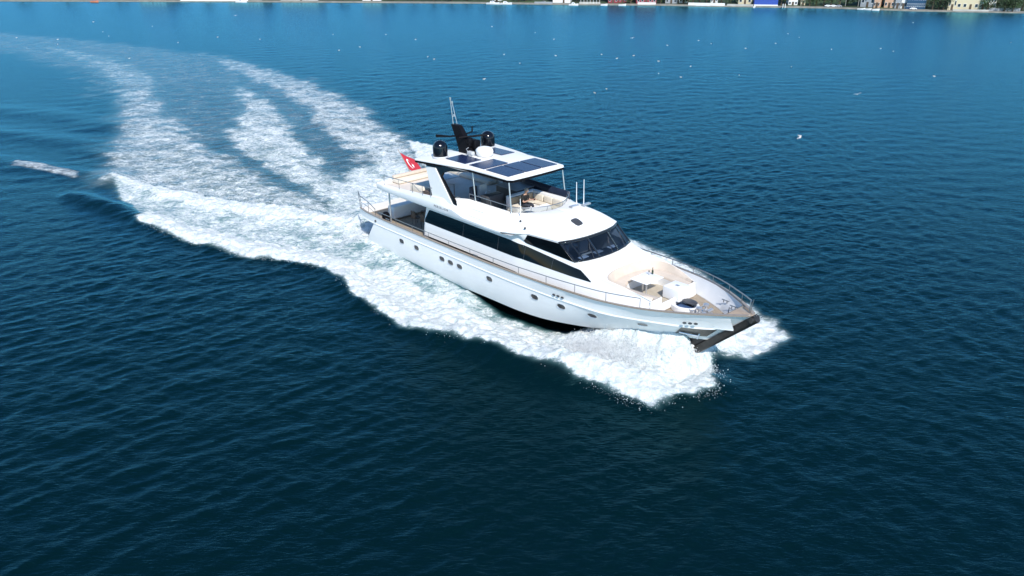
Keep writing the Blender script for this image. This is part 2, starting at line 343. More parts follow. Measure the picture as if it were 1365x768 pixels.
trough = -0.28 * sstep(11, 14, lx) * (1 - sstep(18, 19.5, lx)) * np.exp(-((out - .3) / 1.2) ** 2) + 0.36 * sstep(-1.5, 1, lx) * (1 - sstep(9.5, 13.5, lx)) * np.exp(-(out / 1.1) ** 2)
hump += sheet + mid + trough
foam = np.maximum(foam, np.clip(sheet * 1.6, 0, 1.25) * (off > -1))
# rooster tail behind the transom
aft = np.exp(-((lx + 2.2) / 2.0) ** 2) * np.exp(-(ly / 2.4) ** 2)
hump += aft * 0.55 * (.6 + .8 * fbm(xn, yn, 4)); foam = np.maximum(foam, aft * 1.1); tr_ = sstep(-3, -1, lx) * (1 - sstep(2.0, 3.2, lx)) * (1 - sstep(3.0, 3.9, np.abs(ly))); foam = np.maximum(foam, tr_ * .95)
fc = np.clip(foam, 0, 1)
lump = (fbm(xn * 3.2 + 3, yn * 3.2, 5) - .5) * 0.36 + (fbm(xn * 0.8, yn * 0.8 + 5, 3) - .5) * 0.34
rough_ = sstep(.25, .95, fc) * np.clip(1.2 - sn * 1.2, .25, 1)
zz = zz * (1 - .45 * fc) + hump + lump * rough_
z[near] = zz; ox[near] = dx_; oy[near] = dy_
F = np.zeros_like(x); A_ = np.zeros_like(x); F[near] = foam; A_[near] = aer
co = np.empty((len(x), 3)); co[:, 0] = x + ox; co[:, 1] = y + oy; co[:, 2] = z
ii = np.arange(NX * NY).reshape(NY, NX)
faces = np.stack([ii[:-1, :-1], ii[:-1, 1:], ii[1:, 1:], ii[1:, :-1]], -1).reshape(-1, 4)
me = bpy.data.meshes.new('water'); me.vertices.add(len(co)); me.vertices.foreach_set('co', co.ravel())
me.loops.add(faces.size); me.loops.foreach_set('vertex_index', faces.ravel())
me.polygons.add(len(faces)); me.polygons.foreach_set('loop_start', np.arange(0, faces.size, 4)); me.polygons.foreach_set('loop_total', np.full(len(faces), 4))
me.update(); me.shade_smooth()
at = me.attributes.new('foam', 'FLOAT', 'POINT'); at.data.foreach_set('value', F)
at = me.attributes.new('aeration', 'FLOAT', 'POINT'); at.data.foreach_set('value', A_)
water = bpy.data.objects.new('water', me); COL.objects.link(water)
tag(water, 'dark blue sea with ripples and a wide white foaming wake', 'water', kind='structure')

def water_mat():
    m = bpy.data.materials.new('sea'); m.use_nodes = True
    n = m.node_tree.nodes; l = m.node_tree.links; p = n['Principled BSDF']; out = n['Material Output']
    tc = n.new('ShaderNodeTexCoord')
    def noise(scale, detail, st=(1, 1, 1), rough=.55, dist=0.0):
        mp = n.new('ShaderNodeMapping'); mp.inputs['Scale'].default_value = st; l.new(tc.outputs['Object'], mp.inputs[0])
        t = n.new('ShaderNodeTexNoise'); t.inputs['Scale'].default_value = scale; t.inputs['Detail'].default_value = detail
        t.inputs['Roughness'].default_value = rough; t.inputs['Distortion'].default_value = dist
        l.new(mp.outputs[0], t.inputs['Vector']); return t.outputs['Fac']
    def math_(op, a, b=None, c=None, clamp=False):
        k = n.new('ShaderNodeMath'); k.operation = op; k.use_clamp = clamp
        for i, v in enumerate((a, b, c)):
            if v is None: continue
            if isinstance(v, (int, float)): k.inputs[i].default_value = v
            else: l.new(v, k.inputs[i])
        return k.outputs[0]
    fa = n.new('ShaderNodeAttribute'); fa.attribute_name = 'foam'; aa = n.new('ShaderNodeAttribute'); aa.attribute_name = 'aeration'
    # body colour
    big = noise(0.035, 3)
    mc = n.new('ShaderNodeMix'); mc.data_type = 'RGBA'; l.new(big, mc.inputs[0])
    mc.inputs[6].default_value = (0.0003, 0.0064, 0.0066, 1); mc.inputs[7].default_value = (0.0004, 0.0080, 0.0092, 1)
    ma = n.new('ShaderNodeMix'); ma.data_type = 'RGBA'; l.new(aa.outputs['Fac'], ma.inputs[0]); l.new(mc.outputs[2], ma.inputs[6]); ma.inputs[7].default_value = (0.05, 0.18, 0.19, 1)
    n.remove(p); df = n.new('ShaderNodeBsdfDiffuse'); l.new(ma.outputs[2], df.inputs[0])
    gl = n.new('ShaderNodeBsdfGlossy'); gl.inputs['Roughness'].default_value = 0.27; gl.inputs[0].default_value = (0.27, 0.725, 0.90, 1)  # blue of the reflected sky is put into the glossy colour
    fr = n.new('ShaderNodeFresnel'); fr.inputs[0].default_value = 1.355
    p = n.new('ShaderNodeMixShader'); l.new(fr.outputs[0], p.inputs[0]); l.new(df.outputs[0], p.inputs[1]); l.new(gl.outputs[0], p.inputs[2])
    h1 = noise(1.7, 3, (0.75, 2.3, 1), .6, .5); h2 = noise(3.6, 4, (0.7, 1.9, 1), .62, .3); h3 = noise(0.30, 2, (1, 1.9, 1)); h4 = noise(1.9, 2, (0.6, 2.0, 1), .5, .6)
    def ridged(h, pw): return math_('POWER', math_('SUBTRACT', 1.0, math_('ABSOLUTE', math_('MULTIPLY', math_('SUBTRACT', h, 0.5), 3.2)), clamp=True), pw)
    hh = math_('ADD', math_('ADD', math_('MULTIPLY', ridged(h1, 1.6), 0.010), math_('MULTIPLY', ridged(h4, 1.5), 0.010)), math_('ADD', math_('MULTIPLY', h2, 0.024), math_('MULTIPLY', h3, 0.035)))
    b = n.new('ShaderNodeBump'); b.inputs['Strength'].default_value = 1.0; b.inputs['Distance'].default_value = 1.0; l.new(hh, b.inputs['Height'])
    [l.new(b.outputs[0], q.inputs['Normal']) for q in (df, gl, fr)]
    # foam
    f1 = noise(2.2, 9, (0.55, 1.5, 1), .74, 1.2); f2 = noise(7.0, 5, (1, 1, 1), .7, .6)
    nz = math_('ADD', math_('MULTIPLY', f1, 0.72), math_('MULTIPLY', f2, 0.28))
    v = math_('ADD', fa.outputs['Fac'], math_('MULTIPLY', math_('SUBTRACT', nz, 0.5), 2.3))
    mr = n.new('ShaderNodeMapRange'); mr.interpolation_type = 'SMOOTHSTEP'; mr.inputs['From Min'].default_value = 0.38; mr.inputs['From Max'].default_value = 1.0; l.new(v, mr.inputs['Value'])
    gate = n.new('ShaderNodeMapRange'); gate.inputs['From Min'].default_value = 0.10; gate.inputs['From Max'].default_value = 0.35; l.new(fa.outputs['Fac'], gate.inputs['Value'])
    fm = math_('MULTIPLY', mr.outputs[0], gate.outputs[0], clamp=True)
    soft = math_('MULTIPLY', math_('MULTIPLY', fa.outputs['Fac'], fa.outputs['Fac']), 0.45, clamp=True)
    fm = math_('MAXIMUM', fm, soft)
    fb = n.new('ShaderNodeBsdfPrincipled'); cr_ = n.new('ShaderNodeValToRGB'); cr_.color_ramp.elements[0].position = .30; cr_.color_ramp.elements[1].position = .56; cr_.color_ramp.elements[0].color = (0.38, 0.49, 0.49, 1); cr_.color_ramp.elements[1].color = (0.74, 0.765, 0.765, 1)
    l.new(noise(2.4, 7, (1, 1, 1), .75, 1.5), cr_.inputs[0]); l.new(cr_.outputs[0], fb.inputs['Base Color']); fb.inputs['Roughness'].default_value = 0.85
    fbb = n.new('ShaderNodeBump'); fbb.inputs['Strength'].default_value = 0.9; fbb.inputs['Distance'].default_value = 0.22; l.new(nz, fbb.inputs['Height']); l.new(fbb.outputs[0], fb.inputs['Normal'])
    mx = n.new('ShaderNodeMixShader'); l.new(fm, mx.inputs[0]); l.new(p.outputs[0], mx.inputs[1]); l.new(fb.outputs[0], mx.inputs[2]); l.new(mx.outputs[0], out.inputs[0])
    return m
me.materials.append(water_mat())

# ------------------------------------------------------------------ flying spray: small drops
def drops():
    P = []; S = []
    def hull_w(x): return np.interp(x, HBX, HBW)
    for side, n in ((-1, 70000), (1, 24000)):
        xs = 20.0 + 5.3 * NR.random(n) ** 0.8; u = NR.random(n) ** 1.3
        reach = (.7 + 3.9 * np.clip((xs - 20) / 4.5, 0, 1)) * (1.15 if side < 0 else 1.05)
        o = u * reach + NR.normal(0, .12, n)
        ls = xs - 0.55 * o + NR.normal(0, .18, n)
        arc = 1.5 * (1 - u) ** 1.0 * (0.35 + u * 1.9) * np.clip((xs - 19.5) / 3, .2, 1)
        hz = arc * NR.random(n) ** .7 * (0.7 + .6 * NR.random(n)) + 0.1 + NR.exponential(.07, n)
        hz += 0.25 * np.clip(1 - u * 2, 0, 1)
        ly_ = side * (hull_w(xs) + .1 + o)
        keep = np.ones(n, bool)
        P.append(np.stack([ls, ly_, hz], 1)[keep]); S.append((0.006 + 0.017 * NR.random(n) ** 3)[keep])
    P = np.concatenate(P); S = np.concatenate(S)
    W_ = np.stack([P[:, 0] * bX.x + P[:, 1] * bY.x + BOAT_O[0], P[:, 0] * bX.y + P[:, 1] * bY.y + BOAT_O[1], P[:, 2]], 1)
    # edges of the foaming bow wave and its crest
    E_ = []
    edge = REG['bow_wave'][:31] + []
    for (a, b_) in zip(edge, edge[1:]):
        L = math.hypot(b_[0] - a[0], b_[1] - a[1]); n = int(L * (650 if a[1] < 33.5 else 300))
        t = NR.random(n)[:, None]; q = np.array(a) * (1 - t) + np.array(b_) * t + NR.normal(0, .24 if a[1] < 33.5 else .16, (n, 2)) - np.array([b_[1] - a[1], a[0] - b_[0]]) / (L + 1e-6) * .12 * 0
        E_.append(np.concatenate([q, 0.08 + NR.exponential(.09, (n, 1))], 1))
    t_line = REG['crest'][:7]
    for (a, b_) in zip(t_line, t_line[1:]):
        L = math.hypot(b_[0] - a[0], b_[1] - a[1]); n = int(L * 200)
        t = NR.random(n)[:, None]; q = np.array(a) * (1 - t) + np.array(b_) * t + NR.normal(0, .22, (n, 2))
        E_.append(np.concatenate([q, 0.3 + NR.exponential(.12, (n, 1))], 1))
    # churned water behind the transom
    n = 26000; la = 0.9 - 4.0 * NR.random(n) ** 1.2; lb = NR.normal(0, 1.7, n)
    E_.append(np.stack([la * bX.x + lb * bY.x + BOAT_O[0], la * bX.y + lb * bY.y + BOAT_O[1], .3 + 1.0 * NR.random(n) ** 2 * np.exp(-(lb / 2) ** 2)], 1))
    E_ = np.concatenate(E_); W_ = np.concatenate([W_, E_]); S = np.concatenate([S, 0.006 + 0.016 * NR.random(len(E_)) ** 3])
    n = len(W_); T = np.array([(1, 1, 1), (1, -1, -1), (-1, 1, -1), (-1, -1, 1)], float) * .75
    q = NR.normal(size=(n, 4)); q /= np.linalg.norm(q, axis=1)[:, None]; a, b, c, d = q.T
    Rm = np.stack([1-2*(c*c+d*d), 2*(b*c-a*d), 2*(b*d+a*c), 2*(b*c+a*d), 1-2*(b*b+d*d), 2*(c*d-a*b), 2*(b*d-a*c), 2*(c*d+a*b), 1-2*(b*b+c*c)], 1).reshape(n, 3, 3)
    V = np.einsum('nij,kj->nki', Rm, T) * S[:, None, None] + W_[:, None, :]
    V = V.reshape(-1, 3); k = np.arange(n)[:, None] * 4
    Fc = np.concatenate([k + np.array([0, 1, 2]), k + np.array([0, 3, 1]), k + np.array([0, 2, 3]), k + np.array([1, 3, 2])], 0)
    m = bpy.data.meshes.new('spray'); m.vertices.add(len(V)); m.vertices.foreach_set('co', V.ravel())
    m.loops.add(Fc.size); m.loops.foreach_set('vertex_index', Fc.ravel()); m.polygons.add(len(Fc))
    m.polygons.foreach_set('loop_start', np.arange(0, Fc.size, 3)); m.polygons.foreach_set('loop_total', np.full(len(Fc), 3)); m.update(); m.shade_smooth()
    mm = mat('spray_white', (0.86, 0.88, 0.89), 0.6)
    pb = mm.node_tree.nodes['Principled BSDF']; pb.inputs['Subsurface Weight'].default_value = 0.0
    m.materials.append(mm)
    o = bpy.data.objects.new('spray', m); COL.objects.link(o)
    tag(o, 'white spray thrown up by the bow and along the wake edge', 'spray', kind='stuff')
drops()
# ------------------------------------------------------------------ the yacht (local frame: x forward from the transom, y port, z up)
yacht = empty('motor_yacht', 'large white motor yacht speeding across the bay with solar panels on its hardtop', 'yacht', mw=BM)
def P(mb, name, m, parent=None, **k): return mb.build(name, m, parent if parent is not None else yacht, **k)

HBf = cubic([-.1, 1, 2.2, 5, 10, 15, 18, 21, 23, 25, 26.5, 27.3, 27.84], [2.78, 2.98, 3.08, 3.18, 3.30, 3.38, 3.34, 3.10, 2.70, 1.93, 1.05, .48, .06])
ZSf = cubic([-.1, 5, 10, 15, 18, 21, 23, 25, 26.5, 27.84], [2.33, 2.34, 2.38, 2.47, 2.55, 2.62, 2.72, 2.86, 2.96, 3.04])
KZ = cubic([.2, 8, 16, 20, 22.4, 23.6], [-.55, -.8, -.95, -.95, -.93, -.90])
CY = cubic([.2, 8, 15, 18, 21, 23, 24.6, 25.8], [2.78, 2.95, 2.95, 2.7, 2.0, 1.2, .5, .04]); CZ = cubic([.2, 8, 12, 15, 17, 19, 21, 23, 25.8], [-.35, -.22, .05, .11, .18, .38, .6, .82, 1.12])
RY = cubic([-.1, 1, 2, 5, 9.8, 15, 17.4, 20.5, 21.4, 23.4, 25.3, 26.0, 26.75], [2.72, 2.94, 3.05, 3.14, 3.24, 3.31, 3.26, 3.0, 2.86, 2.08, 1.22, .78, .05])
RZ = cubic([-.1, 9, 15, 20, 23, 25.3, 26.75], [1.78, 1.86, 1.89, 1.93, 1.95, 2.0, 2.05])
def lv(xs, xe, u, fy, fz): x_ = xs + (xe - xs) * u; return x_, fy(x_), fz(x_)
US = [1 - (1 - i / 64) ** 1.25 for i in range(65)]
def hull_pt(u, v):
    """v: 0 chine .. 1 rub rail, starboard y negative"""
    a = lv(.25, 25.8, u, CY, CZ); b = lv(1.95, 26.75, u, RY, RZ)
    t = v; bul = 0.10 * sin(pi * t) * (1 - 1.9 * max(0, (u - .72) / .28))       # convex amidships, hollow at the bow
    return (a[0] + (b[0] - a[0]) * t, -(a[1] + (b[1] - a[1]) * t + bul * min(1, a[1] + .2)), a[2] + (b[2] - a[2]) * t)
def mirror(p): return (p[0], -p[1], p[2])
mb = MB()
for s in (0, 1):
    rows = []
    for u in US:
        k = lv(.25, 23.6, u, lambda q: 0.0, KZ); c = hull_pt(u, 0); q1 = (c[0], c[1] * .97, c[2] - .02)
        ring = [k, (k[0] + (q1[0] - k[0]) * .5, q1[1] * .5, k[2] + (q1[2] - k[2]) * .45), q1, ]
        rows.append([mirror(p) if s else p for p in ring])
    mb.loft(rows, mi=1)
    rows = [[(mirror(p) if s else p) for p in ([(hull_pt(u, 0)[0], hull_pt(u, 0)[1] * .97, hull_pt(u, 0)[2] - .02)] + [hull_pt(u, v) for v in (0, .06, .2, .4, .6, .8, 1)])] for u in US]
    mb.loft(rows, mi=0)
    rows = []
    for u in US:                                              # bulwark band above the rub rail
        a = lv(-.1, 26.75, u, RY, RZ); b = lv(-.1, 27.84, u, HBf, ZSf)
        ring = [(a[0] + (b[0] - a[0]) * t, -(a[1] + (b[1] - a[1]) * t - .05 * sin(pi * t) * (u > .7)), a[2] + (b[2] - a[2]) * t) for t in (0, .33, .66, 1)]
        rows.append([mirror(p) if s else p for p in ring])
    mb.loft(rows, mi=0)
# transom, raked forward, and the counter under the aft deck
mb.add([(.25, -2.78, .05), (.25, 2.78, .05), (1.95, 3.04, 1.78), (1.95, -3.04, 1.78), (.25, 0, -.55)], [(0, 1, 2, 3), (0, 4, 1)])
mb.add([(1.95, 3.04, 1.78), (1.95, -3.04, 1.78), (1.0, -2.94, 1.78), (-.1, -2.72, 1.78), (-.1, 2.72, 1.78), (1, 2.94, 1.78)], [(0, 1, 2, 3, 4, 5)])
mb.add([(-.1, -2.72, 1.78), (-.1, 2.72, 1.78), (-.1, 2.78, 2.33), (-.1, -2.78, 2.33)], [(0, 1, 2, 3)])
hull = P(mb, 'hull', [M['hull'], M['anti']], angle=28)

mb = MB()
for s in (1, -1):
    r = [];
    for i in range(91):
        u = i / 90; x_, y_, z_ = lv(-.1, 26.75, u, RY, RZ); y_ = max(y_, .03)
        r.append([(x_, -s * (y_ - .03), z_ + .045), (x_, -s * (y_ + .03), z_ + .03), (x_, -s * (y_ + .04), z_), (x_, -s * (y_ + .03), z_ - .03), (x_, -s * (y_ - .03), z_ - .045)])
    mb.loft(r)
P(mb, 'rub_rail', M['gel'], hull)
# teak capping rail
mb = MB()
for s in (1, -1):
    r = []
    for i in range(121):
        x_ = -.1 + 27.75 * i / 120; y_ = HBf(x_); z_ = ZSf(x_); w_ = .09 + .12 * max(0, (x_ - 24) / 4)
        yi = max(y_ - w_, 0.0)
        r.append([(x_, -s * (y_ + .03), z_ - .02), (x_, -s * (y_ + .03), z_ + .035), (x_, -s * yi, z_ + .035), (x_, -s * yi, z_ - .02)])
    mb.loft(r, closed=True, caps=True)
P(mb, 'cap_rail', M['cap'])
mb = MB(); n_ = 10                                          # little teak deck right at the bow
top = []
for i in range(n_ + 1):
    x_ = 26.75 + .98 * i / n_; top.append((x_, -(HBf(x_) - .05), ZSf(x_) + .02))
mb.loft([top, [mirror(p) for p in top]]); P(mb, 'bow_platform', M['cap'], solid=.03)
# stem guard
mb = MB(); r = []
for t in np.linspace(0, 1, 15):
    cx, cz = 24.75 + 3.12 * t, .10 + 2.86 * t; h = .20 - .03 * t; nx, nz = .68, -.73
    wd = .16 + .05 * sin(pi * t)
    r.append([(cx + nx * a - .0, b * wd, cz + nz * a) for a, b in ((-.16, 1.0), (.08, 1.05), (.18, .75), (.22, 0), (.18, -.75), (.08, -1.05), (-.16, -1.0))])
mb.loft(r, closed=True, caps=True)
mb.tube([(27.74, -.26, 2.86), (27.80, 0, 2.89), (27.74, .26, 2.86)], .13, 10)
P(mb, 'stem_guard', M['stem'], angle=50)
# anchor pocket and anchor on each bow
for s in (1, -1):
    mb = MB(); rows = []
    for u in np.linspace(.930, .984, 10):
        rw = []
        for v in (.25, .4, .55, .7, .85, .96):
            p = hull_pt(u, v); rw.append((p[0], s * (p[1] - .03), p[2]))
        rows.append(rw)
    mb.loft(rows); pk = P(mb, 'anchor_pocket', M['dsteel'], hull)
    a = hull_pt(.935, .5); b = hull_pt(.972, .30); mb = MB()
    mb.tube([(a[0], s * (a[1] - .10), a[2]), ((a[0] + b[0]) / 2, s * ((a[1] + b[1]) / 2 - .13), (a[2] + b[2]) / 2), (b[0], s * (b[1] - .14), b[2])], .045, 8)
    for dz in (.20, -.16): mb.prism([(b[0] - .02, b[2]), (b[0] - .42, b[2] + dz * 1.1), (b[0] - .34, b[2] + dz * .55)], 'y', s * (b[1] - .12), s * (b[1] - .19))
    mb.tube([(b[0] - .02, s * (b[1] - .22), b[2] - .12), (b[0] + .02, s * (b[1] - .1), b[2] + .15)], .05, 8)
    P(mb, 'anchor', M['steel'], hull)

# portholes: list of (x, z) found on the side
def on_hull(x_, z_):
    best = None
    for i in range(200):
        u = x_ / 27 + (i - 100) * .0012
        if not 0 < u < 1: continue
        lo = hull_pt(u, 0); hi = hull_pt(u, 1); v = (z_ - lo[2]) / (hi[2] - lo[2]); p = hull_pt(u, min(max(v, 0), 1)); d = abs(p[0] - x_)
        if best is None or d < best[0]: best = (d, u, v, p)
    _, u, v, p = best
    a = hull_pt(u - .004, v); b = hull_pt(u + .004, v); c = hull_pt(u, v + .05); d = hull_pt(u, v - .05)
    tx = (Vector(b) - Vector(a)).normalized(); tz = (Vector(c) - Vector(d)).normalized(); n = tx.cross(tz).normalized()
    if n.y > 0: n = -n
    return Vector(p), tx, n.cross(tx).normalized() * (1 if n.cross(tx).z > 0 else -1), n
def oval(s, x_, z_, a, b, name='porthole', slots=False):
    c, tx, tz, n = on_hull(x_, z_)
    def pt(u_, v_, o_): q = c + tx * u_ + tz * v_ + n * o_; return (q.x, s * q.y, q.z)
    e = 2.6
    def ring(ra, rb, o_): return [pt(ra * math.copysign(abs(cos(t)) ** (2 / e), cos(t)), rb * math.copysign(abs(sin(t)) ** (2 / e), sin(t)), o_) for t in [2 * pi * k / 28 for k in range(28)]]
    mb = MB(); mb.loft([ring(a, b, -.01), ring(a, b, .02), ring(a * .95, b * .92, .03), ring(a * .88, b * .82, .006)], closed=True)
    f = P(mb, name, M['steel'], hull)
    mb = MB(); rg = ring(a * .89, b * .84, .010); mb.add(rg, [tuple(range(28))]); P(mb, 'pane', M['black'], f, smooth=False)
for s in (1, -1):
    for x_, z_ in ((5.17, 1.43), (6.8, 1.44), (13.7, 1.5), (17.2, 1.54), (18.98, 1.55), (20.78, 1.58), (23.14, 1.62)): oval(s, x_, z_, .27, .155)
    for x_ in (9.38, 10.21, 11.04): oval(s, x_, 1.46, .27, .15)
    # vents high on the bulwark
    for x_, sc in ((18.88, 1), (25.45, .8)):
        f = None
        for j in (-1, 0, 1):
            xx = x_ + j * .27 * sc; y_ = np.interp(.5, [0, 1], [RY(xx), HBf(xx)]); z_ = (RZ(xx) + ZSf(xx)) / 2 - .12
            dy = (HBf(xx + .1) - HBf(xx - .1)) / .2
            mb = MB(); A = [(xx + .10 * sc * cos(t), -s * (y_ + dy * .10 * sc * cos(t) + .012), z_ + .055 * sin(t)) for t in [2 * pi * k / 16 for k in range(16)]]
            B = [(p[0], p[1] - s * .02, p[2]) for p in A]; mb.loft([A, B], closed=True, caps=True)
            P(mb, 'air_vent', M['dgrey'], hull)
    mb = MB(); y_ = RY(2.2); mb.tube([(2.2, -s * (y_ - .02), 2.02), (2.2, -s * (y_ + .06), 2.02)], .075, 14); P(mb, 'hawse_hole', M['dgrey'], hull)

# ------------------------------------------------------------------ decks and inner bulwark
def inset(x_): return float(np.interp(x_, [0, 18.5, 20.5, 22.67, 25.8, 27], [.17, .17, .3, .58, .62, .5]))
def dz(x_): return float(np.interp(x_, [-.1, 7, 18, 22, 26.5], [1.84, 1.80, 1.82, 2.02, 2.12]))
mb = MB(); rows = []
for i in range(91):
    x_ = -.05 + 26.6 * i / 90; yy = max(HBf(x_) - inset(x_), .02); rows.append([(x_, -yy, dz(x_)), (x_, -yy * .4, dz(x_) + .02), (x_, yy * .4, dz(x_) + .02), (x_, yy, dz(x_))])
mb.loft(rows); P(mb, 'main_deck', M['teak'])
mb = MB()
for s in (1, -1):
    rows = []
    for i in range(91):
        x_ = -.05 + 27.0 * i / 90; yo = HBf(x_) - .1; yi = max(HBf(x_) - inset(x_), .015); yo = max(yo, yi + .01)
        rows.append([(x_, -s * yo, ZSf(x_) + .0), (x_, -s * (yo + (yi - yo) * .35), dz(x_) + (ZSf(x_) - dz(x_)) * .55), (x_, -s * yi, dz(x_) + .03), (x_, -s * yi, dz(x_) - .05)])
    mb.loft(rows)
P(mb, 'inner_bulwark', M['nonskid'])
mb = MB(); mb.box((-.55, -2.3, .16), (.45, 2.3, .30), bev=.04); P(mb, 'swim_platform', M['cap'])

# ------------------------------------------------------------------ deckhouse walls
def hy(x_, z_):      # half width of the deckhouse at height z
    b = np.interp(x_, [7, 15, 19, 21, 23.4], [2.68, 2.70, 2.60, 2.45, 1.95]); t = np.interp(x_, [7, 14, 16, 19, 20.3, 22, 23.4], [2.34, 2.34, 2.30, 2.16, 2.14, 2.02, 1.62])
    zt = ht(x_); return float(b + (t - b) * ((z_ - 1.95) / (zt - 1.95)) ** 1.6)
def ht(x_): return float(np.interp(x_, [7, 15.1, 15.5, 18.9, 20.3, 22.2, 23.4], [4.26, 4.2, 3.82, 3.62, 3.22, 3.0, 2.80]))
hst = list(np.linspace(7, 23.4, 60))
mb = MB()
sidew = [[(x_, -hy(x_, z_), z_) for z_ in np.linspace(1.9, ht(x_), 9)] for x_ in hst]
mb.loft(sidew); mb.loft([[mirror(p) for p in r] for r in sidew])
mb.loft([sidew[0], [mirror(p) for p in sidew[0]]])            # aft bulkhead joins the two sides
house = P(mb, 'deckhouse', M['gel'])
mb = MB(); mb.box((6.93, -1.55, 1.95), (6.975, 1.55, 3.95)); P(mb, 'sliding_door', M['win'], house)
for s in (1, -1):                                            # forward ends of the two side arms
    mb = MB(); z_ = np.linspace(1.9, ht(23.4), 9)
    mb.add([(23.4, -s * hy(23.4, q), q) for q in z_] + [(23.4, -s * 1.0, ht(23.4)), (23.4, -s * 1.0, 1.9)], [tuple(range(11))])
    P(mb, 'cockpit_end', M['gel'], house)
# long black saloon windows, following the wall
def wall_patch(top, bot, x0, x1, off=.012, n=60, s=1, m=6):
    rows = []
    for i in range(n + 1):
        x_ = x0 + (x1 - x0) * i / n; a = top(x_); b = bot(x_)
        rows.append([(x_, -s * (hy(x_, b + (a - b) * k / m) + off), b + (a - b) * k / m) for k in range(m + 1)])
    return MB().loft(rows)
for s in (1, -1):
    top = lambda q: float(np.interp(q, [6.9, 7.3, 14.5, 16, 19.4, 20.17], [3.02, 3.80, 3.76, 3.66, 3.38, 3.0]))
    bot = lambda q: float(np.interp(q, [6.9, 14.5, 20.17], [3.0, 2.97, 2.97]))
    ws = wall_patch(top, bot, 6.98, 20.15, s=s, n=90)
    win = P(ws, 'saloon_window', M['win'], house)
    for x_ in (10.6, 13.6, 15.6, 17.6):
        mb = MB(); mb.loft([[(x_ + d, -s * (hy(x_, z_) + .0165), z_) for z_ in np.linspace(bot(x_) + .01, top(x_) - .01, 6)] for d in (0, .03)]); P(mb, 'window_seam', M['dgrey'], win)
    mb = MB(); mb.prism([(6.62, 1.95), (6.98, 1.95), (7.02, 3.05), (7.42, 4.22), (7.18, 4.22), (6.80, 3.05)], 'y', -s * 2.36, -s * 2.48); P(mb, 'house_pillar', M['gel'], house)

# ------------------------------------------------------------------ upper works: flybridge coaming and brow over the wheelhouse
zo_b = lambda q: float(np.interp(q, [2.5, 5, 14, 15.5], [4.24, 4.19, 4.14, 4.22]))
ridge_y = cubic([2.5, 8.6, 9.2, 9.9, 10.8, 12, 14.3], [2.86, 2.86, 2.80, 2.45, 2.10, 2.06, 2.02]); ridge_z = cubic([2.5, 4.3, 7.6, 9.0, 10.8, 14.3], [4.60, 4.68, 4.90, 5.0, 5.12, 5.12])
def outy(q): return float(np.interp(q, [2.5, 3.2, 13.2, 14.3], [2.95, 3.02, 3.02, 2.96]))
mb = MB()
for s in (1, -1):
    rows = []
    for q in np.linspace(2.5, 14.3, 70):
        oy_, ry, rz, ob = outy(q), ridge_y(q), ridge_z(q), zo_b(q)
        lip = ob + float(np.interp(q, [2.5, 5, 8, 10.2, 11.2, 14.3], [.30, .36, .46, .46, .22, .16]))
        ym = oy_ + (ry - oy_) * .5; zm = lip + (rz - lip) * .5 + .10 * (1 if q > 9 else .3)
        rows.append([(q, -s * (oy_ - .25), ob), (q, -s * (oy_ - .04), ob), (q, -s * oy_, ob + .05), (q, -s * oy_, lip - .03), (q, -s * (oy_ + (ry - oy_) * .1), lip + .03), (q, -s * ym, zm), (q, -s * (ry + .06), rz - .01), (q, -s * ry, rz), (q, -s * (ry - .06), rz - .02), (q, -s * (ry - .08), 4.40)])
    mb.loft(rows)
# aft wall of the flybridge
mb.loft([[(2.5, y_, 4.24), (2.44, y_, 4.30), (2.44, y_, 4.58), (2.50, y_, 4.62), (2.62, y_, 4.60), (2.64, y_, 4.40)] for y_ in np.linspace(-2.95, 2.95, 13)])
fly = P(mb, 'flybridge', M['gel'], angle=40)
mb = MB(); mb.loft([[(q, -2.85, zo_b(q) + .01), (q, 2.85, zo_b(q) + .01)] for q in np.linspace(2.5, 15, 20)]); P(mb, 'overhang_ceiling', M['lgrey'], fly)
mb = MB()
fl = [(2.55, 2.9), (9, 2.88), (9.9, 2.5), (10.8, 2.1), (14.2, 2.0), (14.9, 1.5), (15.3, .8), (15.42, 0)]
fl = fl + [(a, -b) for a, b in fl[::-1][1:]]
mb.prism(fl, 'z', 4.40, 4.43); P(mb, 'flybridge_floor', M['pale'], fly)
# brow: fan between the cockpit ridge and the windshield top
Rg = [(14.3, -2.02, 5.12), (14.75, -1.6, 5.12), (15.15, -1.05, 5.13), (15.38, -.5, 5.14), (15.45, 0, 5.15)]
Og = [(14.3, -2.96, 4.30), (15.1, -2.66, 4.32), (15.75, -2.36, 4.39), (16.8, -2.31, 4.43), (17.85, -2.25, 4.48), (18.25, -1.5, 4.53), (18.43, -.75, 4.56), (18.47, 0, 4.57)]
def resample(pts, n):
    A = [np.array(p) for p in pts]; L = [0]
    for a, b in zip(A, A[1:]): L.append(L[-1] + np.linalg.norm(b - a))
    return [tuple(np.array([np.interp(L[-1] * i / (n - 1), L, [p[c] for p in A]) for c in range(3)])) for i in range(n)]
def sym(pts): return pts + [mirror(p) for p in pts[::-1][1:]]
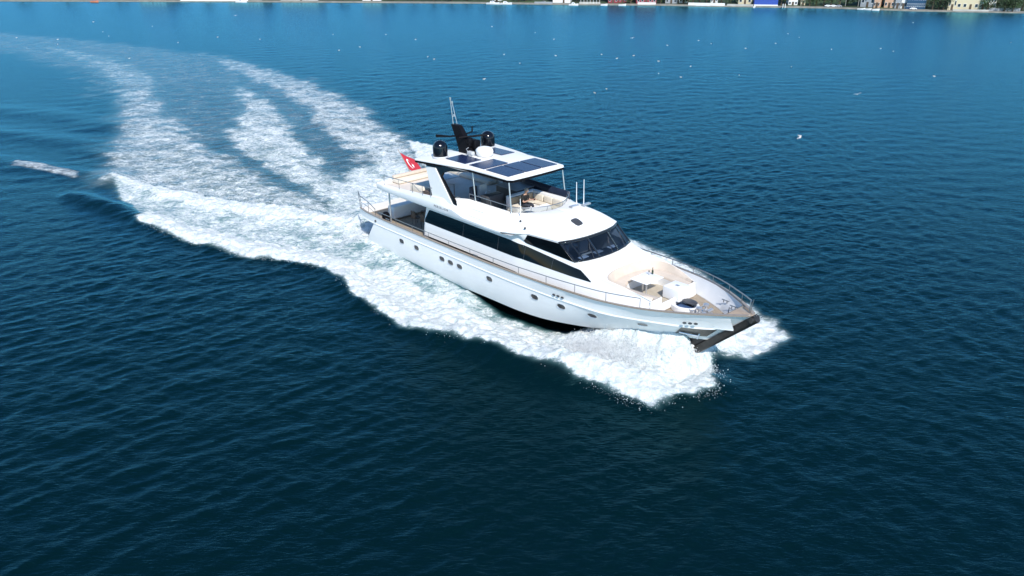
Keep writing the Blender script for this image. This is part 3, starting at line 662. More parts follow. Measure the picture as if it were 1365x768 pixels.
# parametrise so that the brow's corner stays a corner
OgP = resample(Og[:5], 14)[:-1] + resample(Og[4:], 10); RgP = resample(Rg, len(OgP))
OgS, RgS = sym(OgP), sym(RgP)
rows = []
for t in (0, .12, .25, .4, .55, .7, .82, .92, 1):
    row = []
    for a, b in zip(RgS, OgS):
        cxx = min(1.0, (abs(b[1] - a[1]) and max(0.0, (b[0] - 14.3)) / 2.2)); bul = (.10 + .12 * cxx + .08 * cxx * (1 - abs(a[1]) / 2.2)) * sin(pi * t)
        row.append((a[0] + (b[0] - a[0]) * t, a[1] + (b[1] - a[1]) * t, a[2] + (b[2] - a[2]) * t + bul))
    rows.append(row)
rows.append([(p[0] - .05, p[1] * .985, p[2] - .07) for p in OgS]); rows.append([(p[0] - .25, p[1] * .93, p[2] - .07) for p in OgS])
rows = [[(p[0] - .06 if 0 else p[0], p[1], p[2]) for p in r] for r in rows]
mb = MB(); mb.loft(rows)
mb.loft([RgS, [(p[0] - .07, p[1] * .97, p[2] - .02) for p in RgS], [(p[0] - .09, p[1] * .96, 4.42) for p in RgS]])
brow = P(mb, 'wheelhouse_roof', M['gel'], fly, angle=40)
# wheelhouse side walls between brow and deckhouse, with their slanted black windows
WT = resample([(14.3, 2.72, 4.24), (15.1, 2.55, 4.28), (15.75, 2.34, 4.37), (16.8, 2.29, 4.42), (17.85, 2.23, 4.46)], 41)
WB = [(q, hy(q, ht(q)), ht(q)) for q in np.linspace(14.35, 18.92, 41)]
def wsd(u, v, s, o_=0.0):
    i = min(int(u * 40), 39); f = u * 40 - i; a = Vector(WT[i]).lerp(Vector(WT[i + 1]), f); b = Vector(WB[i]).lerp(Vector(WB[i + 1]), f); p = b.lerp(a, v)
    return (p.x, -s * (p.y + o_), p.z + o_ * .3)
for s in (1, -1):
    mb = MB(); mb.loft([[wsd(u, v, s) for u in np.linspace(0, 1, 41)] for v in (-.03, .3, .7, 1.0)]); sd_ = P(mb, 'wheelhouse_side', M['gel'], house)
    mb = MB(); mb.loft([[wsd(.215 + (.40 - .215) * v + (1.0 - (.215 + (.40 - .215) * v)) * k / 30, .02 + .90 * v, s, .015) for k in range(31)] for v in (0, .25, .5, .75, 1)])
    P(mb, 'wheelhouse_window', M['win'], sd_)
# coachroof in front of the windshield, round the foredeck cockpit
def rim_pt(a):          # a 0..1 from starboard front round aft to port front
    t = a * 2 - 1
    if abs(t) > .55:
        k = (abs(t) - .55) / .45; x_ = 21.55 + 1.85 * k; y_ = 1.98 - .30 * k ** 1.5
        return (x_, math.copysign(y_, t), 3.20 - .38 * k ** 1.4)
    th = t / .55 * pi / 2; e = .72
    return (21.55 - 1.30 * abs(cos(th)) ** e, 1.98 * math.copysign(abs(sin(th)) ** .82, th), 3.20 + .02 * cos(th))
NR_ = 61; rim = [rim_pt(i / (NR_ - 1)) for i in range(NR_)]
outl = []
for i in range(NR_):
    a = i / (NR_ - 1); t = a * 2 - 1
    if abs(t) > .30:
        k = (abs(t) - .30) / .70; x_ = 18.93 + (23.4 - 18.93) * k; outl.append((x_, math.copysign(hy(x_, ht(x_)), t), ht(x_)))
    else:
        th = t / .30; outl.append((19.37 - .44 * th * th, th * hy(18.93, ht(18.93)), 3.61))
rows = []
for q in (0, .1, .3, .5, .7, .88, 1):
    rows.append([(a[0] + (b[0] - a[0]) * q, a[1] + (b[1] - a[1]) * q, a[2] + (b[2] - a[2]) * q + .07 * sin(pi * q)) for a, b in zip(outl, rim)])
mb = MB(); mb.loft(rows); coach = P(mb, 'coachroof', M['gel'], house, angle=50)
# windshield
Tw = [(17.85, -2.23, 4.43), (18.22, -1.5, 4.47), (18.40, -.75, 4.50), (18.45, 0, 4.51)]; Bw = [(18.93, -2.15, 3.63), (19.20, -1.43, 3.63), (19.34, -.72, 3.63), (19.38, 0, 3.63)]
Tw, Bw = sym(resample(Tw, 13)), sym(resample(Bw, 13)); Tw = [(p[0], p[1], p[2]) for p in Tw]
def wsp(i, t, off=0): a, b = Tw[i], Bw[i]; return (a[0] + (b[0] - a[0]) * t + off * .65, (a[1] + (b[1] - a[1]) * t) * (1 + off * .3), a[2] + (b[2] - a[2]) * t + off * .75)
mb = MB(); mb.loft([[wsp(i, t) for i in range(25)] for t in (0, .5, 1)]); ws = P(mb, 'windshield', M['glass'], house)
mb = MB()
def strip(i0, t0, i1, t1, wdt):     # bars over the glass
    def f(i, t, o):
        j = min(int(i), 23); q = i - j; a = Vector(wsp(j, t, o)); b = Vector(wsp(j + 1, t, o)); return tuple(a + (b - a) * q)
    n = 12
    for k in range(n):
        a, b = k / n, (k + 1) / n; ia, ib = i0 + (i1 - i0) * a, i0 + (i1 - i0) * b; ta, tb = t0 + (t1 - t0) * a, t0 + (t1 - t0) * b
        if abs(t1 - t0) < .01:
            mb.quad(f(ia, t0 - wdt, .02), f(ib, t0 - wdt, .02), f(ib, t0 + wdt, .02), f(ia, t0 + wdt, .02))
        else:
            mb.quad(f(max(ia - wdt, 0), ta, .02), f(min(ia + wdt, 24), ta, .02), f(min(ib + wdt, 24), tb, .02), f(max(ib - wdt, 0), tb, .02))
strip(0, .05, 24, .05, .055); strip(0, .97, 24, .97, .04)
for c, w_ in ((.35, .35), (23.65, .35), (8.2, .30), (15.8, .30), (2.9, .2), (21.1, .2)): strip(c, 0, c, 1, w_)
P(mb, 'windshield_frame', M['black'], ws, solid=.02)
for i in (6, 13, 19):
    mb = MB(); a = Vector(wsp(i, 1.0, .05)); b = Vector(wsp(i + 1, .45, .07)); mb.tube([a + Vector((.04, 0, 0)), a, b], .012, 6); mb.tube([b + Vector((-.12, .1, .12)), b + Vector((.12, -.1, -.12))], .014, 6); P(mb, 'wiper', M['dgrey'], ws)
# wheelhouse interior seen through the glass
mb = MB(); mb.box((15.2, -2.1, 2.3), (19.0, 2.1, 2.36)); P(mb, 'wheelhouse_floor', M['grey'], house)
mb = MB(); mb.prism([(18.1, 2.9), (19.1, 2.9), (19.15, 3.50), (18.5, 3.55), (18.1, 3.35)], 'y', -1.95, 1.95); dash = P(mb, 'dashboard', M['dgrey'], house)
for y_ in (-1.2, -.1, 1.0):
    mb = MB(); mb.box((18.50, y_ - .28, 3.56), (18.78, y_ + .28, 3.60), bev=.01); P(mb, 'chart_paper' if y_ == 1.0 else 'instrument', M['white'] if y_ != -.1 else M['lgrey'], dash)
for y_ in (-.9, .6):
    mb = MB(); mb.box((16.9, y_ - .35, 2.36), (17.5, y_ + .35, 2.95), bev=.06); mb.box((16.85, y_ - .35, 2.9), (17.05, y_ + .35, 3.7), bev=.06); P(mb, 'helm_chair', M['cream'], house)

# hatch light, roof fittings
def roof_z(x_, y_):
    t = (x_ - 15.4) / (18.4 - 15.4); return 5.15 + (4.55 - 5.15) * t + .30 * sin(pi * t) * (1 - abs(y_) / 4)
mb = MB(); c = (17.45, -.45); rr = []
for o_, sc in ((.0, 1.0), (.035, 1.0), (.045, .82)):
    rr.append([(c[0] + sc * .30 * math.copysign(abs(cos(t)) ** .6, cos(t)), c[1] + sc * .26 * math.copysign(abs(sin(t)) ** .6, sin(t)), 0) for t in [2 * pi * k / 20 for k in range(20)]])
    rr[-1] = [(p[0], p[1], roof_z(p[0], p[1]) + o_) for p in rr[-1]]
mb.loft(rr, closed=True, caps=True); P(mb, 'roof_hatch', M['dgrey'], brow)
for (x_, y_) in ((15.9, .95), (16.05, 1.75)):
    z_ = roof_z(x_, y_) - .02
    mb = MB(); mb.box((x_ - .10, y_ - .30, z_), (x_ + .10, y_ + .30, z_ + .09), bev=.02); mb.tube([(x_ + .02, y_ - .34, z_ + .10), (x_ + .28, y_ - .40, z_ + .10)], .045, 8); P(mb, 'horn', M['steel'], brow)
for (x_, y_) in ((15.55, -2.35), (15.05, -2.2)):
    mb = MB(); mb.lathe([(.0, 0), (.06, 0), (.06, .05), (.03, .09), (0, .09)], (x_, y_, 4.62 if x_ > 15.5 else 4.85), 12); P(mb, 'deck_light', M['dgrey'], brow)
# flush locker lid on the starboard coaming: only its seam shows
def coam(x_, a, s=1, up=.004):
    oy_, ry, rz = outy(x_), ridge_y(x_), ridge_z(x_); lip = zo_b(x_) + float(np.interp(x_, [2.5, 5, 8, 10.2, 11.2, 14.3], [.30, .36, .46, .46, .22, .16]))
    return (x_, -s * (oy_ + (ry - oy_) * a), float(np.interp(a, [.1, .5, 1], [lip + .03, lip + (rz - lip) * .5 + .10, rz])) + up)
for s in (1, -1):
    mb = MB(); c4 = [coam(x_, a, s) for x_, a in ((11.55, .2), (12.0, .2), (12.5, .2), (12.55, .35), (12.5, .48), (12.0, .48), (11.55, .48), (11.55, .2))]; mb.tube(c4, .014, 5); P(mb, 'locker_seam', M['lgrey'], fly)
# lettering of the name on the coaming
def text_mesh(s, size, mw, m, parent, name):
    cu = bpy.data.curves.new('t', 'FONT'); cu.body = s; cu.size = size; cu.extrude = .004; cu.align_x = 'CENTER'; cu.space_character = 1.5
    t = bpy.data.objects.new('t', cu); COL.objects.link(t); dg = bpy.context.evaluated_depsgraph_get(); me_ = bpy.data.meshes.new_from_object(t.evaluated_get(dg))
    bpy.data.objects.remove(t); bpy.data.curves.remove(cu); me_.materials.clear(); me_.materials.append(m); me_.transform(mw)
    o = bpy.data.objects.new(name, me_); COL.objects.link(o); o.parent = parent; return o
Rx = Matrix.Rotation(R(90), 4, 'X')
text_mesh('PERSELION', .19, Matrix.Translation((9.25, -3.028, 4.41)) @ Rx, M['dgrey'], fly, 'name_lettering')
text_mesh('PERSELION', .19, Matrix.Translation((9.25, 3.028, 4.41)) @ Matrix.Rotation(R(180), 4, 'Z') @ Rx, M['grey'], fly, 'name_lettering')

# ------------------------------------------------------------------ arch legs and hardtop
arch_out = [(8.32, 4.72), (10.12, 4.80), (8.42, 6.58), (7.52, 6.56)]
arch_blk = [(6.95, 6.84), (11.2, 6.84), (9.7, 6.62), (9.05, 6.40), (8.90, 6.15), (10.40, 4.82), (10.00, 4.82), (8.30, 6.56), (7.50, 6.56)]
for s in (1, -1):
    mb = MB(); k = len(arch_out); A = [(p[0], -s * (2.86 - .10 * (p[1] - 4.7)), p[1]) for p in arch_out]; B = [(p[0], -s * (2.66 - .10 * (p[1] - 4.7)), p[1]) for p in arch_out]
    mb.loft([A, B], closed=True, caps=True); leg = P(mb, 'arch_leg', M['gel'], smooth=False)
    mb = MB(); A = [(p[0], -s * (2.80 - .10 * (p[1] - 4.7)), p[1]) for p in arch_blk]; B = [(p[0], -s * (2.64 - .10 * (p[1] - 4.7)), p[1]) for p in arch_blk]
    mb.loft([A, B], closed=True, caps=True); P(mb, 'arch_bracket', M['black'], leg, smooth=False)
HT = [(6.80, 0.0), (6.72, .5), (6.72, 1.6), (6.74, 2.86), (6.86, 2.94), (9.6, 2.50), (10.4, 2.36), (11.0, 2.20), (12.5, 2.18), (13.95, 2.10), (14.18, 1.90), (14.27, 1.0), (14.30, 0)]
notch = [(7.75, 0.0), (7.75, .22), (6.74, .42)]
ho = notch + HT[1:]
half = [(a, b) for a, b in ho]
def outline(shr): # closed outline port then starboard
    c = 10.5; L = [(a + (-shr if a > 12 else (shr if a < 8 and b > .45 else 0)), max(b - shr, 0) if b > .3 else b) for a, b in half]
    return L + [(a, -b) for a, b in L[::-1] if b > 1e-6]
def htz(x_, y_): return 6.93 + .05 * (1 - (y_ / 2.7) ** 2) - .025 * max(0, x_ - 12.5) - .015 * max(0, 8.5 - x_)
def ring3(shr, dz_): return [(a, b, htz(a, b) + dz_) for a, b in outline(shr)]
import bmesh
def capped(rings, name, m, parent=None):
    mb = MB(); mb.loft(rings, closed=True); n = len(rings[0]); L = len(mb.v)
    mb.f.append(tuple(range(n))[::-1]); mb.mi.append(0); mb.f.append(tuple(L - n + j for j in range(n))); mb.mi.append(0)
    return P(mb, name, m, parent, angle=40)
hardtop = capped([ring3(.10, -.10), ring3(.0, -.08), ring3(0, -.02), ring3(.05, .0)], 'hardtop', M['gel'])
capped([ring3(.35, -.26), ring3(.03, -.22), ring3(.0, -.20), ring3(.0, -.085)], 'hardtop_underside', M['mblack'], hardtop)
def panel(x0, y0, x1, y1):
    mb = MB(); v = [(a, b, htz(a, b) + .025) for a, b in ((x0, y0), (x1, y0), (x1, y1), (x0, y1))]
    lo = [(p[0], p[1], p[2] - .03) for p in v]; mb.loft([lo, v], closed=True, caps=True); P(mb, 'solar_panel', M['solar'], hardtop, smooth=False)
for y0, y1 in ((-1.82, -.64), (-.54, .62), (.72, 1.86)): panel(11.90, y0, 13.72, y1)
panel(10.42, -1.80, 11.70, -.02); panel(8.32, -1.80, 10.08, -.60); panel(8.30, .95, 10.06, 1.98)
# black satellite domes and the white radar dome
for (x_, y_) in ((7.80, -1.78), (7.85, 1.80)):
    mb = MB(); r_ = .43
    mb.lathe([(0, 0), (r_ * .98, 0), (r_, .06), (r_, .50)] + [(r_ * cos(t), .50 + r_ * 1.0 * sin(t)) for t in [pi / 2 * k / 9 for k in range(1, 10)]], (x_, y_, htz(x_, y_) + .06), 36)
    d = P(mb, 'satellite_dome', M['blackdome'])
    mb = MB(); mb.lathe([(0, 0), (.47, 0), (.47, .07), (.44, .11), (0, .11)], (x_, y_, htz(x_, y_) - .01), 30); P(mb, 'dome_base', M['lgrey'], d)
mb = MB(); mb.lathe([(0, 0), (.40, 0), (.47, .10), (.50, .24), (.47, .37), (.36, .47), (.18, .52), (0, .53)], (9.45, .18, 6.99), 36, sx=1.1); rd = P(mb, 'radar_dome', M['gel'])
mb = MB(); mb.lathe([(0, 0), (.2, 0), (.2, .16), (0, .16)], (8.9, -.35, 6.97), 16); mb.box((8.7, -.55, 7.05), (9.15, -.30, 7.25), bev=.04); mb.tube([(8.75, -.5, 7.2), (8.8, -.65, 7.4), (8.95, -.6, 7.5)], .02, 6); P(mb, 'deck_camera', M['lgrey'])
# raked black mast with crossarms, radar scanner and two light poles
mb = MB()
def mr_(x0, x1, z_, w_): return [(x0, -w_, z_), (x1, -w_ * .8, z_), (x1, w_ * .8, z_), (x0, w_, z_)]
mb.loft([mr_(7.66, 8.74, 6.95, .30), mr_(7.56, 8.50, 7.2, .26), mr_(7.28, 8.10, 7.75, .21), mr_(6.86, 7.55, 8.45, .17), mr_(6.84, 7.46, 8.50, .13)], closed=True, caps=True)
mast = P(mb, 'mast', M['mblack'], angle=25)
mb = MB(); mb.tube([(7.45, .95, 8.28), (7.45, .93, 7.98), (7.45, .75, 7.93), (7.45, 0, 7.86), (7.45, -.9, 7.97), (7.4, -1.7, 8.13)], [.04, .05, .045, .05, .05, .085], 8); P(mb, 'crossarm', M['mblack'], mast)
mb = MB(); mb.box((7.9, -.16, 7.35), (8.5, .16, 7.62), bev=.05); mb.lathe([(0, 0), (.19, 0), (.22, .1), (.18, .3), (0, .32)], (8.35, 0, 7.55), 18); mb.box((8.15, .05, 7.2), (8.75, .5, 7.75), bev=.08); P(mb, 'radar_pedestal', M['mblack'], mast)
mb = MB(); c_ = Vector((8.3, .3, 7.92)); d_ = Vector((.35, .94, 0)); mb.tube([c_ - d_ * .85, c_ + d_ * .85], .06, 8); P(mb, 'radar_scanner', M['mblack'], mast)
for y_, tp in ((-.10, 9.95), (.10, 9.72)):
    mb = MB(); mb.tube([(6.98 + (y_ > 0) * .12, y_, 8.45), (6.74, y_ * .6, tp)], .018, 6); mb.lathe([(0, 0), (.05, 0), (.05, .12), (0, .14)], (6.74, y_ * .6, tp - .05), 10); P(mb, 'antenna_pole', M['steel'], mast)
mb = MB(); mb.tube([(6.92, -.08, 8.95), (6.95, .1, 8.95)], .02, 6); mb.lathe([(0, 0), (.055, 0), (.055, .12), (0, .12)], (6.93, .02, 8.93), 10); P(mb, 'navigation_light', M['steel'], mast)
# hardtop poles
for s in (1, -1):
    for x0, x1 in ((11.22, 10.95), (14.2, 13.95)):
        mb = MB(); mb.tube([(x0, -s * 2.06, 5.08), (x1, -s * 2.0, 6.84)], .036, 10); mb.lathe([(0, 0), (.08, 0), (.08, .03), (0, .03)], (x0, -s * 2.06, 5.10), 12); P(mb, 'hardtop_pole', M['steel'])
mb = MB(); mb.tube([(8.2, -1.2, 4.43), (8.2, -1.2, 5.3), (8.2, -1.9, 5.45)], .03, 8); P(mb, 'stair_rail', M['rail'])

# whip antennas on the roof edge
for (x_, y_, z0, L) in ((16.0, 1.62, 5.0, 1.55), (15.48, 1.6, 5.1, 1.2), (14.85, -2.0, 4.9, 1.1)):
    mb = MB(); mb.tube([(x_, y_, z0), (x_ - .02, y_, z0 + L)], [.026, .016], 6); mb.lathe([(0, 0), (.05, 0), (.04, .12), (0, .12)], (x_, y_, z0 - .04), 10); P(mb, 'whip_antenna', M['white'])

# low clear windscreen and steel rail round the flybridge front
def arc_pts(n=41): return resample(sym([(10.7, -2.07, 5.12), (14.25, -2.04, 5.12), (14.75, -1.62, 5.12), (15.15, -1.07, 5.13), (15.40, -.5, 5.14), (15.47, 0, 5.15)]), n)
A = arc_pts(); T_ = [(p[0] + .10 * (p[0] > 14), p[1], p[2] + .30) for p in A]
mb = MB(); mb.loft([[(p[0], p[1] * .99, p[2] + .01) for p in A], [(p[0], p[1] * .99, p[2] - .02) for p in T_]]); P(mb, 'fly_windscreen', M['clear'])
mb = MB(); mb.tube(T_, .024, 8)
for i in (0, 6, 11, 15, 18, 22, 25, 29, 34, 40): mb.tube([A[i], T_[i]], .016, 6)
P(mb, 'fly_rail', M['rail'])
# dark enclosure panel along the port side of the flybridge and inner linings
mb = MB(); mb.loft([[(q, 2.02 if q > 10.6 else 2.5, 4.45), (q, 2.0 if q > 10.6 else 2.5, float(np.interp(q, [8.2, 10, 15], [5.75, 5.62, 5.50])))] for q in np.linspace(8.4, 14.6, 20)]); P(mb, 'side_screen', M['navy'], solid=.03)
mb = MB()
mb.loft([[(q, -s_ * 0 - (ridge_y(q) - .10), 4.44), (q, -(ridge_y(q) - .10), ridge_z(q) - .05)] for q in np.linspace(8.6, 14.2, 20) for s_ in (1,)]); P(mb, 'coaming_lining', M['navy'], solid=.015)

# flybridge furniture
mb = MB(); mb.box((12.05, -.55, 4.43), (12.35, 1.55, 5.28), bev=.05); mb.box((12.30, 1.28, 4.43), (14.75, 1.58, 5.28), bev=.05); mb.box((12.3, -.55, 4.43), (13.05, 1.3, 4.72), bev=.04); mb.box((12.9, .7, 4.43), (14.7, 1.3, 4.72), bev=.04)
seat = P(mb, 'fly_sofa', M['gel'])
mb = MB()
for y0, y1 in ((-.42, .10), (.14, .66), (.70, 1.20)): mb.box((12.33, y0, 4.80), (12.45, y1, 5.20), bev=.04)
P(mb, 'back_cushion', M['tan'], seat)
mb = MB(); mb.box((12.40, -.50, 4.72), (13.05, 1.25, 4.82), bev=.03); mb.box((13.05, .72, 4.72), (14.6, 1.25, 4.82), bev=.03)
for x_ in (12.6, 13.35, 14.05): mb.box((x_, 1.14, 4.82), (x_ + .68, 1.27, 5.18), bev=.04)
P(mb, 'seat_cushion', M['cream'], seat)
mb = MB(); mb.box((14.1, -1.55, 4.43), (14.85, .35, 4.98), bev=.06); mb.prism([(14.1, 4.98), (14.85, 4.98), (14.8, 5.14), (14.55, 5.20)], 'y', -1.45, .25); P(mb, 'sun_lounge_console', M['gel'])
# helm station in shade under the hardtop
mb = MB(); mb.box((11.2, -1.7, 4.43), (11.75, -.4, 5.35), bev=.05); P(mb, 'helm_console', M['dgrey'])
mb = MB(); mb.tube([(11.1 + .18 * cos(t) * .3, -1.05 + .2 * sin(t), 5.3 + .2 * cos(t)) for t in [2 * pi * k / 18 for k in range(19)]], .015, 6); P(mb, 'steering_wheel', M['steel'])
for y_ in (-1.4, -.7):
    mb = MB(); mb.tube([(10.5, y_, 4.43), (10.5, y_, 4.85)], .06, 10); mb.box((10.22, y_ - .27, 4.85), (10.75, y_ + .27, 5.0), bev=.05); mb.box((10.17, y_ - .27, 4.98), (10.32, y_ + .27, 5.62), bev=.05); P(mb, 'helm_seat', M['lgrey'] if y_ > -1 else M['navy'])
mb = MB(); mb.box((10.0, .5, 4.43), (11.8, 1.9, 5.25), bev=.06); P(mb, 'wet_bar', M['dgrey'])
mb = MB(); mb.box((9.98, .48, 5.255), (11.82, 1.92, 5.29), bev=.01); P(mb, 'bar_counter', M['grey'])
# stair landing and lounge behind the arch
mb = MB()
for i in range(4): mb.box((8.9 + i * .22, -2.1, 4.44 + i * .05), (9.12 + i * .22, -1.2, 4.50 + i * .07), bev=.01)
mb.box((8.55, -2.1, 4.43), (8.88, -1.2, 4.62), bev=.03); P(mb, 'stair_hatch', M['cap'])
# aft flybridge: sofa round the stern and port side, and table
mb = MB(); mb.box((2.68, -1.9, 4.43), (3.45, 2.75, 4.70), bev=.08); mb.box((3.4, 2.0, 4.43), (7.6, 2.78, 4.70), bev=.08); P(mb, 'aft_sofa', M['cream'])
mb = MB(); mb.box((2.66, -1.9, 4.70), (2.95, 2.75, 4.92), bev=.07); mb.box((2.9, 2.52, 4.70), (7.6, 2.80, 4.95), bev=.07); P(mb, 'sofa_backrest', M['cushion'])
mb = MB(); mb.box((5.3, -2.35, 4.43), (6.55, -.95, 4.95), bev=.10); P(mb, 'sun_pad', M['cream'])
mb = MB(); mb.box((4.4, -.2, 4.95), (6.2, .9, 5.0), bev=.02); mb.tube([(5.3, .35, 4.43), (5.3, .35, 4.95)], .07, 10); P(mb, 'fly_table', M['lgrey'])
# aft rail on the starboard coaming and port coaming
for s in (1, -1):
    mb = MB(); pts = [(3.35, -s * 2.93, 5.22), (5.5, -s * 2.93, 5.30), (6.9, -s * 2.93, 5.36), (8.3, -s * 2.90, 5.42)]
    mb.tube(pts, .022, 8)
    for q, zt in ((3.37, 5.22), (5.0, 5.28), (6.4, 5.34), (7.4, 5.38), (8.2, 5.41)): mb.tube([(q, -s * 2.93, ridge_z(q) - .1), (q, -s * 2.93, zt)], .016, 6)
    mb.tube([(6.4, -s * 2.93, 5.33), (7.1, -s * 2.93, 5.0), (7.5, -s * 2.93, 5.0)], .016, 6)
    P(mb, 'aft_fly_rail', M['rail'])
mb = MB(); mb.box((7.1, -2.75, 4.44), (8.25, -1.9, 4.98), bev=.05); P(mb, 'deck_box', M['brown'])

# ------------------------------------------------------------------ side, bow and stern rails
def rail(s, xs, base_off, hts, name, mid=False, r_=.022):
    mb = MB(); pts = []
    for q in np.linspace(xs[0], xs[-1], 40): pts.append((q, -s * (HBf(q) - base_off), ZSf(q) + hts(q)))
    mb.tube(pts, r_, 8)
    for q in xs: mb.tube([(q, -s * (HBf(q) - base_off), ZSf(q) + .02), (q, -s * (HBf(q) - base_off), ZSf(q) + hts(q))], .016, 6)
    P(mb, name, M['rail'])
low = lambda q: float(np.interp(q, [2.5, 8, 16, 21, 23.4], [.36, .38, .38, .46, .50]))
rail(1, [2.6, 4.6, 6.4, 8.12, 10.1, 12.05, 14.05, 16.05, 18.05, 19.9, 21.7, 23.4], .07, low, 'side_rail', )
rail(-1, [2.6, 4.6, 6.4, 8.12, 10.1, 12.05, 14.05, 16.05, 18.05], .07, low, 'side_rail')
bowh = lambda q: float(np.interp(q, [18, 20, 24, 26, 27.5], [.34, .36, .38, .40, .50]))
rail(-1, [18.1, 19.6, 21.1, 22.6, 24.1, 25.4, 26.5, 27.3], .08, bowh, 'bow_rail', r_=.028)
mb = MB(); mb.tube([(27.3, .42, 3.50), (27.38, .2, 3.50), (27.42, .12, 3.05)], .022, 8); mb.tube([(27.5, .05, 3.0), (27.62, 0.03, 3.75)], .018, 6); P(mb, 'jackstaff', M['rail'])
for s in (1, -1):
    mb = MB(); mb.tube([(-.55, -s * 2.55, 3.35), (0, -s * 2.76, 3.16), (1.2, -s * 2.88, 3.02), (2.1, -s * 2.98, 2.76)], .024, 8); mb.tube([(-.02, -s * 2.70, 2.33), (0, -s * 2.76, 3.16)], .02, 6); mb.tube([(-.5, -s * 2.5, 2.2), (-.55, -s * 2.55, 3.35)], .02, 6)
    mb.tube([(0, -s * 2.74, 2.75), (1.2, -s * 2.88, 2.66), (2.0, -s * 2.95, 2.5)], .015, 6)
    for q in (1.2, 2.1): mb.tube([(q, -s * (HBf(q) - .08), 2.34), (q, -s * (HBf(q) - .08), 3.02 if q < 2 else 2.76)], .018, 6)
    P(mb, 'stern_rail', M['rail'])
    mb = MB(); mb.tube([(3.3, -s * 2.6, 1.9), (3.3, -s * 2.6, 4.22)], .05, 10); P(mb, 'overhang_post', M['steel'])
    mb = MB(); mb.tube([(-.5, -s * 2.5, 2.2), (-.02, -s * 2.7, 2.3)], .02, 6); mb.box((-.1, -s * 2.6 - .12, 1.80), (.05, -s * 2.6 + .12, 2.36), bev=.02); P(mb, 'stern_gate', M['gel'])

# ------------------------------------------------------------------ aft main deck
mb = MB(); mb.prism([(2.9, 1.9), (4.3, 1.9), (4.3, 2.5), (3.3, 2.85), (2.9, 2.85)], 'y', 1.0, 2.7); mb.box((4.3, 2.1, 1.9), (6.6, 2.7, 2.5), bev=.08); P(mb, 'cockpit_bench', M['cream'])
mb = MB(); mb.box((1.9, -1.9, 1.9), (2.6, 1.9, 2.75), bev=.10); P(mb, 'transom_locker', M['gel'])
mb = MB(); mb.lathe([(0, 0), (.16, .02), (.24, .14), (.25, .3), (.25, .5), (.22, .62), (.12, .70), (0, .71)], (2.75, -2.62, 1.95), 20); P(mb, 'storage_drum', M['mblack'])

# ------------------------------------------------------------------ foredeck cockpit
def inner(sh, z_, n=NR_):
    L = []
    for i in range(n):
        x_, y_, _ = rim_pt(i / (n - 1)); cx = 22.4; k = 1 - sh / 2.0
        L.append((min(cx + (x_ - cx) * (1 - sh / 2.15) if x_ < cx else x_, 23.4), y_ * k, z_))
    return L
rz_ = [p for p in rim]
mb = MB(); mb.loft([rz_, [(a[0], a[1], b[2] + .01) for a, b in zip(inner(.06, 0), rim)], inner(.22, 2.95), inner(.30, 2.80)]); sb = P(mb, 'cockpit_backrest', M['cushion'], coach, angle=60)
mb = MB(); mb.loft([inner(.28, 2.80), inner(.30, 2.84), inner(.74, 2.83), inner(.80, 2.78), inner(.80, 2.62)]); P(mb, 'cockpit_cushion', M['cushion'], coach, angle=60)
mb = MB(); mb.loft([inner(.82, 2.70), inner(.84, 2.30)]); P(mb, 'cockpit_seat_base', M['gel'], coach, angle=60)
mb = MB(); mb.box((20.6, -1.7, 2.27), (23.45, 1.7, 2.30)); P(mb, 'cockpit_floor', M['beige'], coach)
mb = MB()
for s in (1, -1): mb.box((23.36, min(s * .9, s * 1.75), 1.95), (23.42, max(s * .9, s * 1.75), 2.80))
mb.box((23.40, -1.6, 2.1), (23.55, 1.6, 2.50), bev=.04); P(mb, 'cockpit_sill', M['gel'], coach)
mb = MB(); mb.box((22.75, .02, 2.30), (23.75, 1.02, 2.92), bev=.05); bx_ = P(mb, 'foredeck_locker', M['gel'], coach)
mb = MB(); mb.box((23.15, .45, 2.925), (23.35, .6, 2.94), bev=.005); P(mb, 'latch', M['steel'], bx_)
mb = MB(); mb.box((21.3, -.72, 3.02), (22.35, .62, 3.07), bev=.02); tb = P(mb, 'foredeck_table', M['white'])
mb = MB(); mb.tube([(21.6, -.05, 2.3), (21.6, -.05, 3.02)], .05, 10); P(mb, 'table_leg', M['steel'], tb)
mb = MB(); mb.tube([(22.1, -.4, 2.3), (22.1, -.4, 3.02)], .04, 8); P(mb, 'table_leg', M['steel'], tb)
# open chain locker with lid, windlasses
mb = MB(); ring = lambda a, b, z_: [(24.05 + a * math.copysign(abs(cos(t)) ** 1.25, cos(t)), .10 + b * sin(t), z_) for t in [2 * pi * k / 28 for k in range(28)]]
mb.loft([ring(.74, .62, 2.1), ring(.74, .62, 2.34), ring(.70, .58, 2.37), ring(.60, .48, 2.36), ring(.58, .46, 2.14)], closed=True); lk = P(mb, 'deck_well', M['gel'])
mb = MB(); mb.add(ring(.60, .48, 2.155), [tuple(range(28))]); P(mb, 'well_floor', M['navy'], lk, smooth=False)
mb = MB(); mb.box((23.75, -.15, 2.16), (24.5, .2, 2.26), bev=.04); P(mb, 'folded_cover', M['blue'], lk)
mb = MB(); mb.lathe([(0, 0), (.24, 0), (.27, .03), (.24, .06), (0, .08)], (24.15, .36, 2.38), 20, sx=1.5); P(mb, 'well_lid', M['dgrey'], lk)
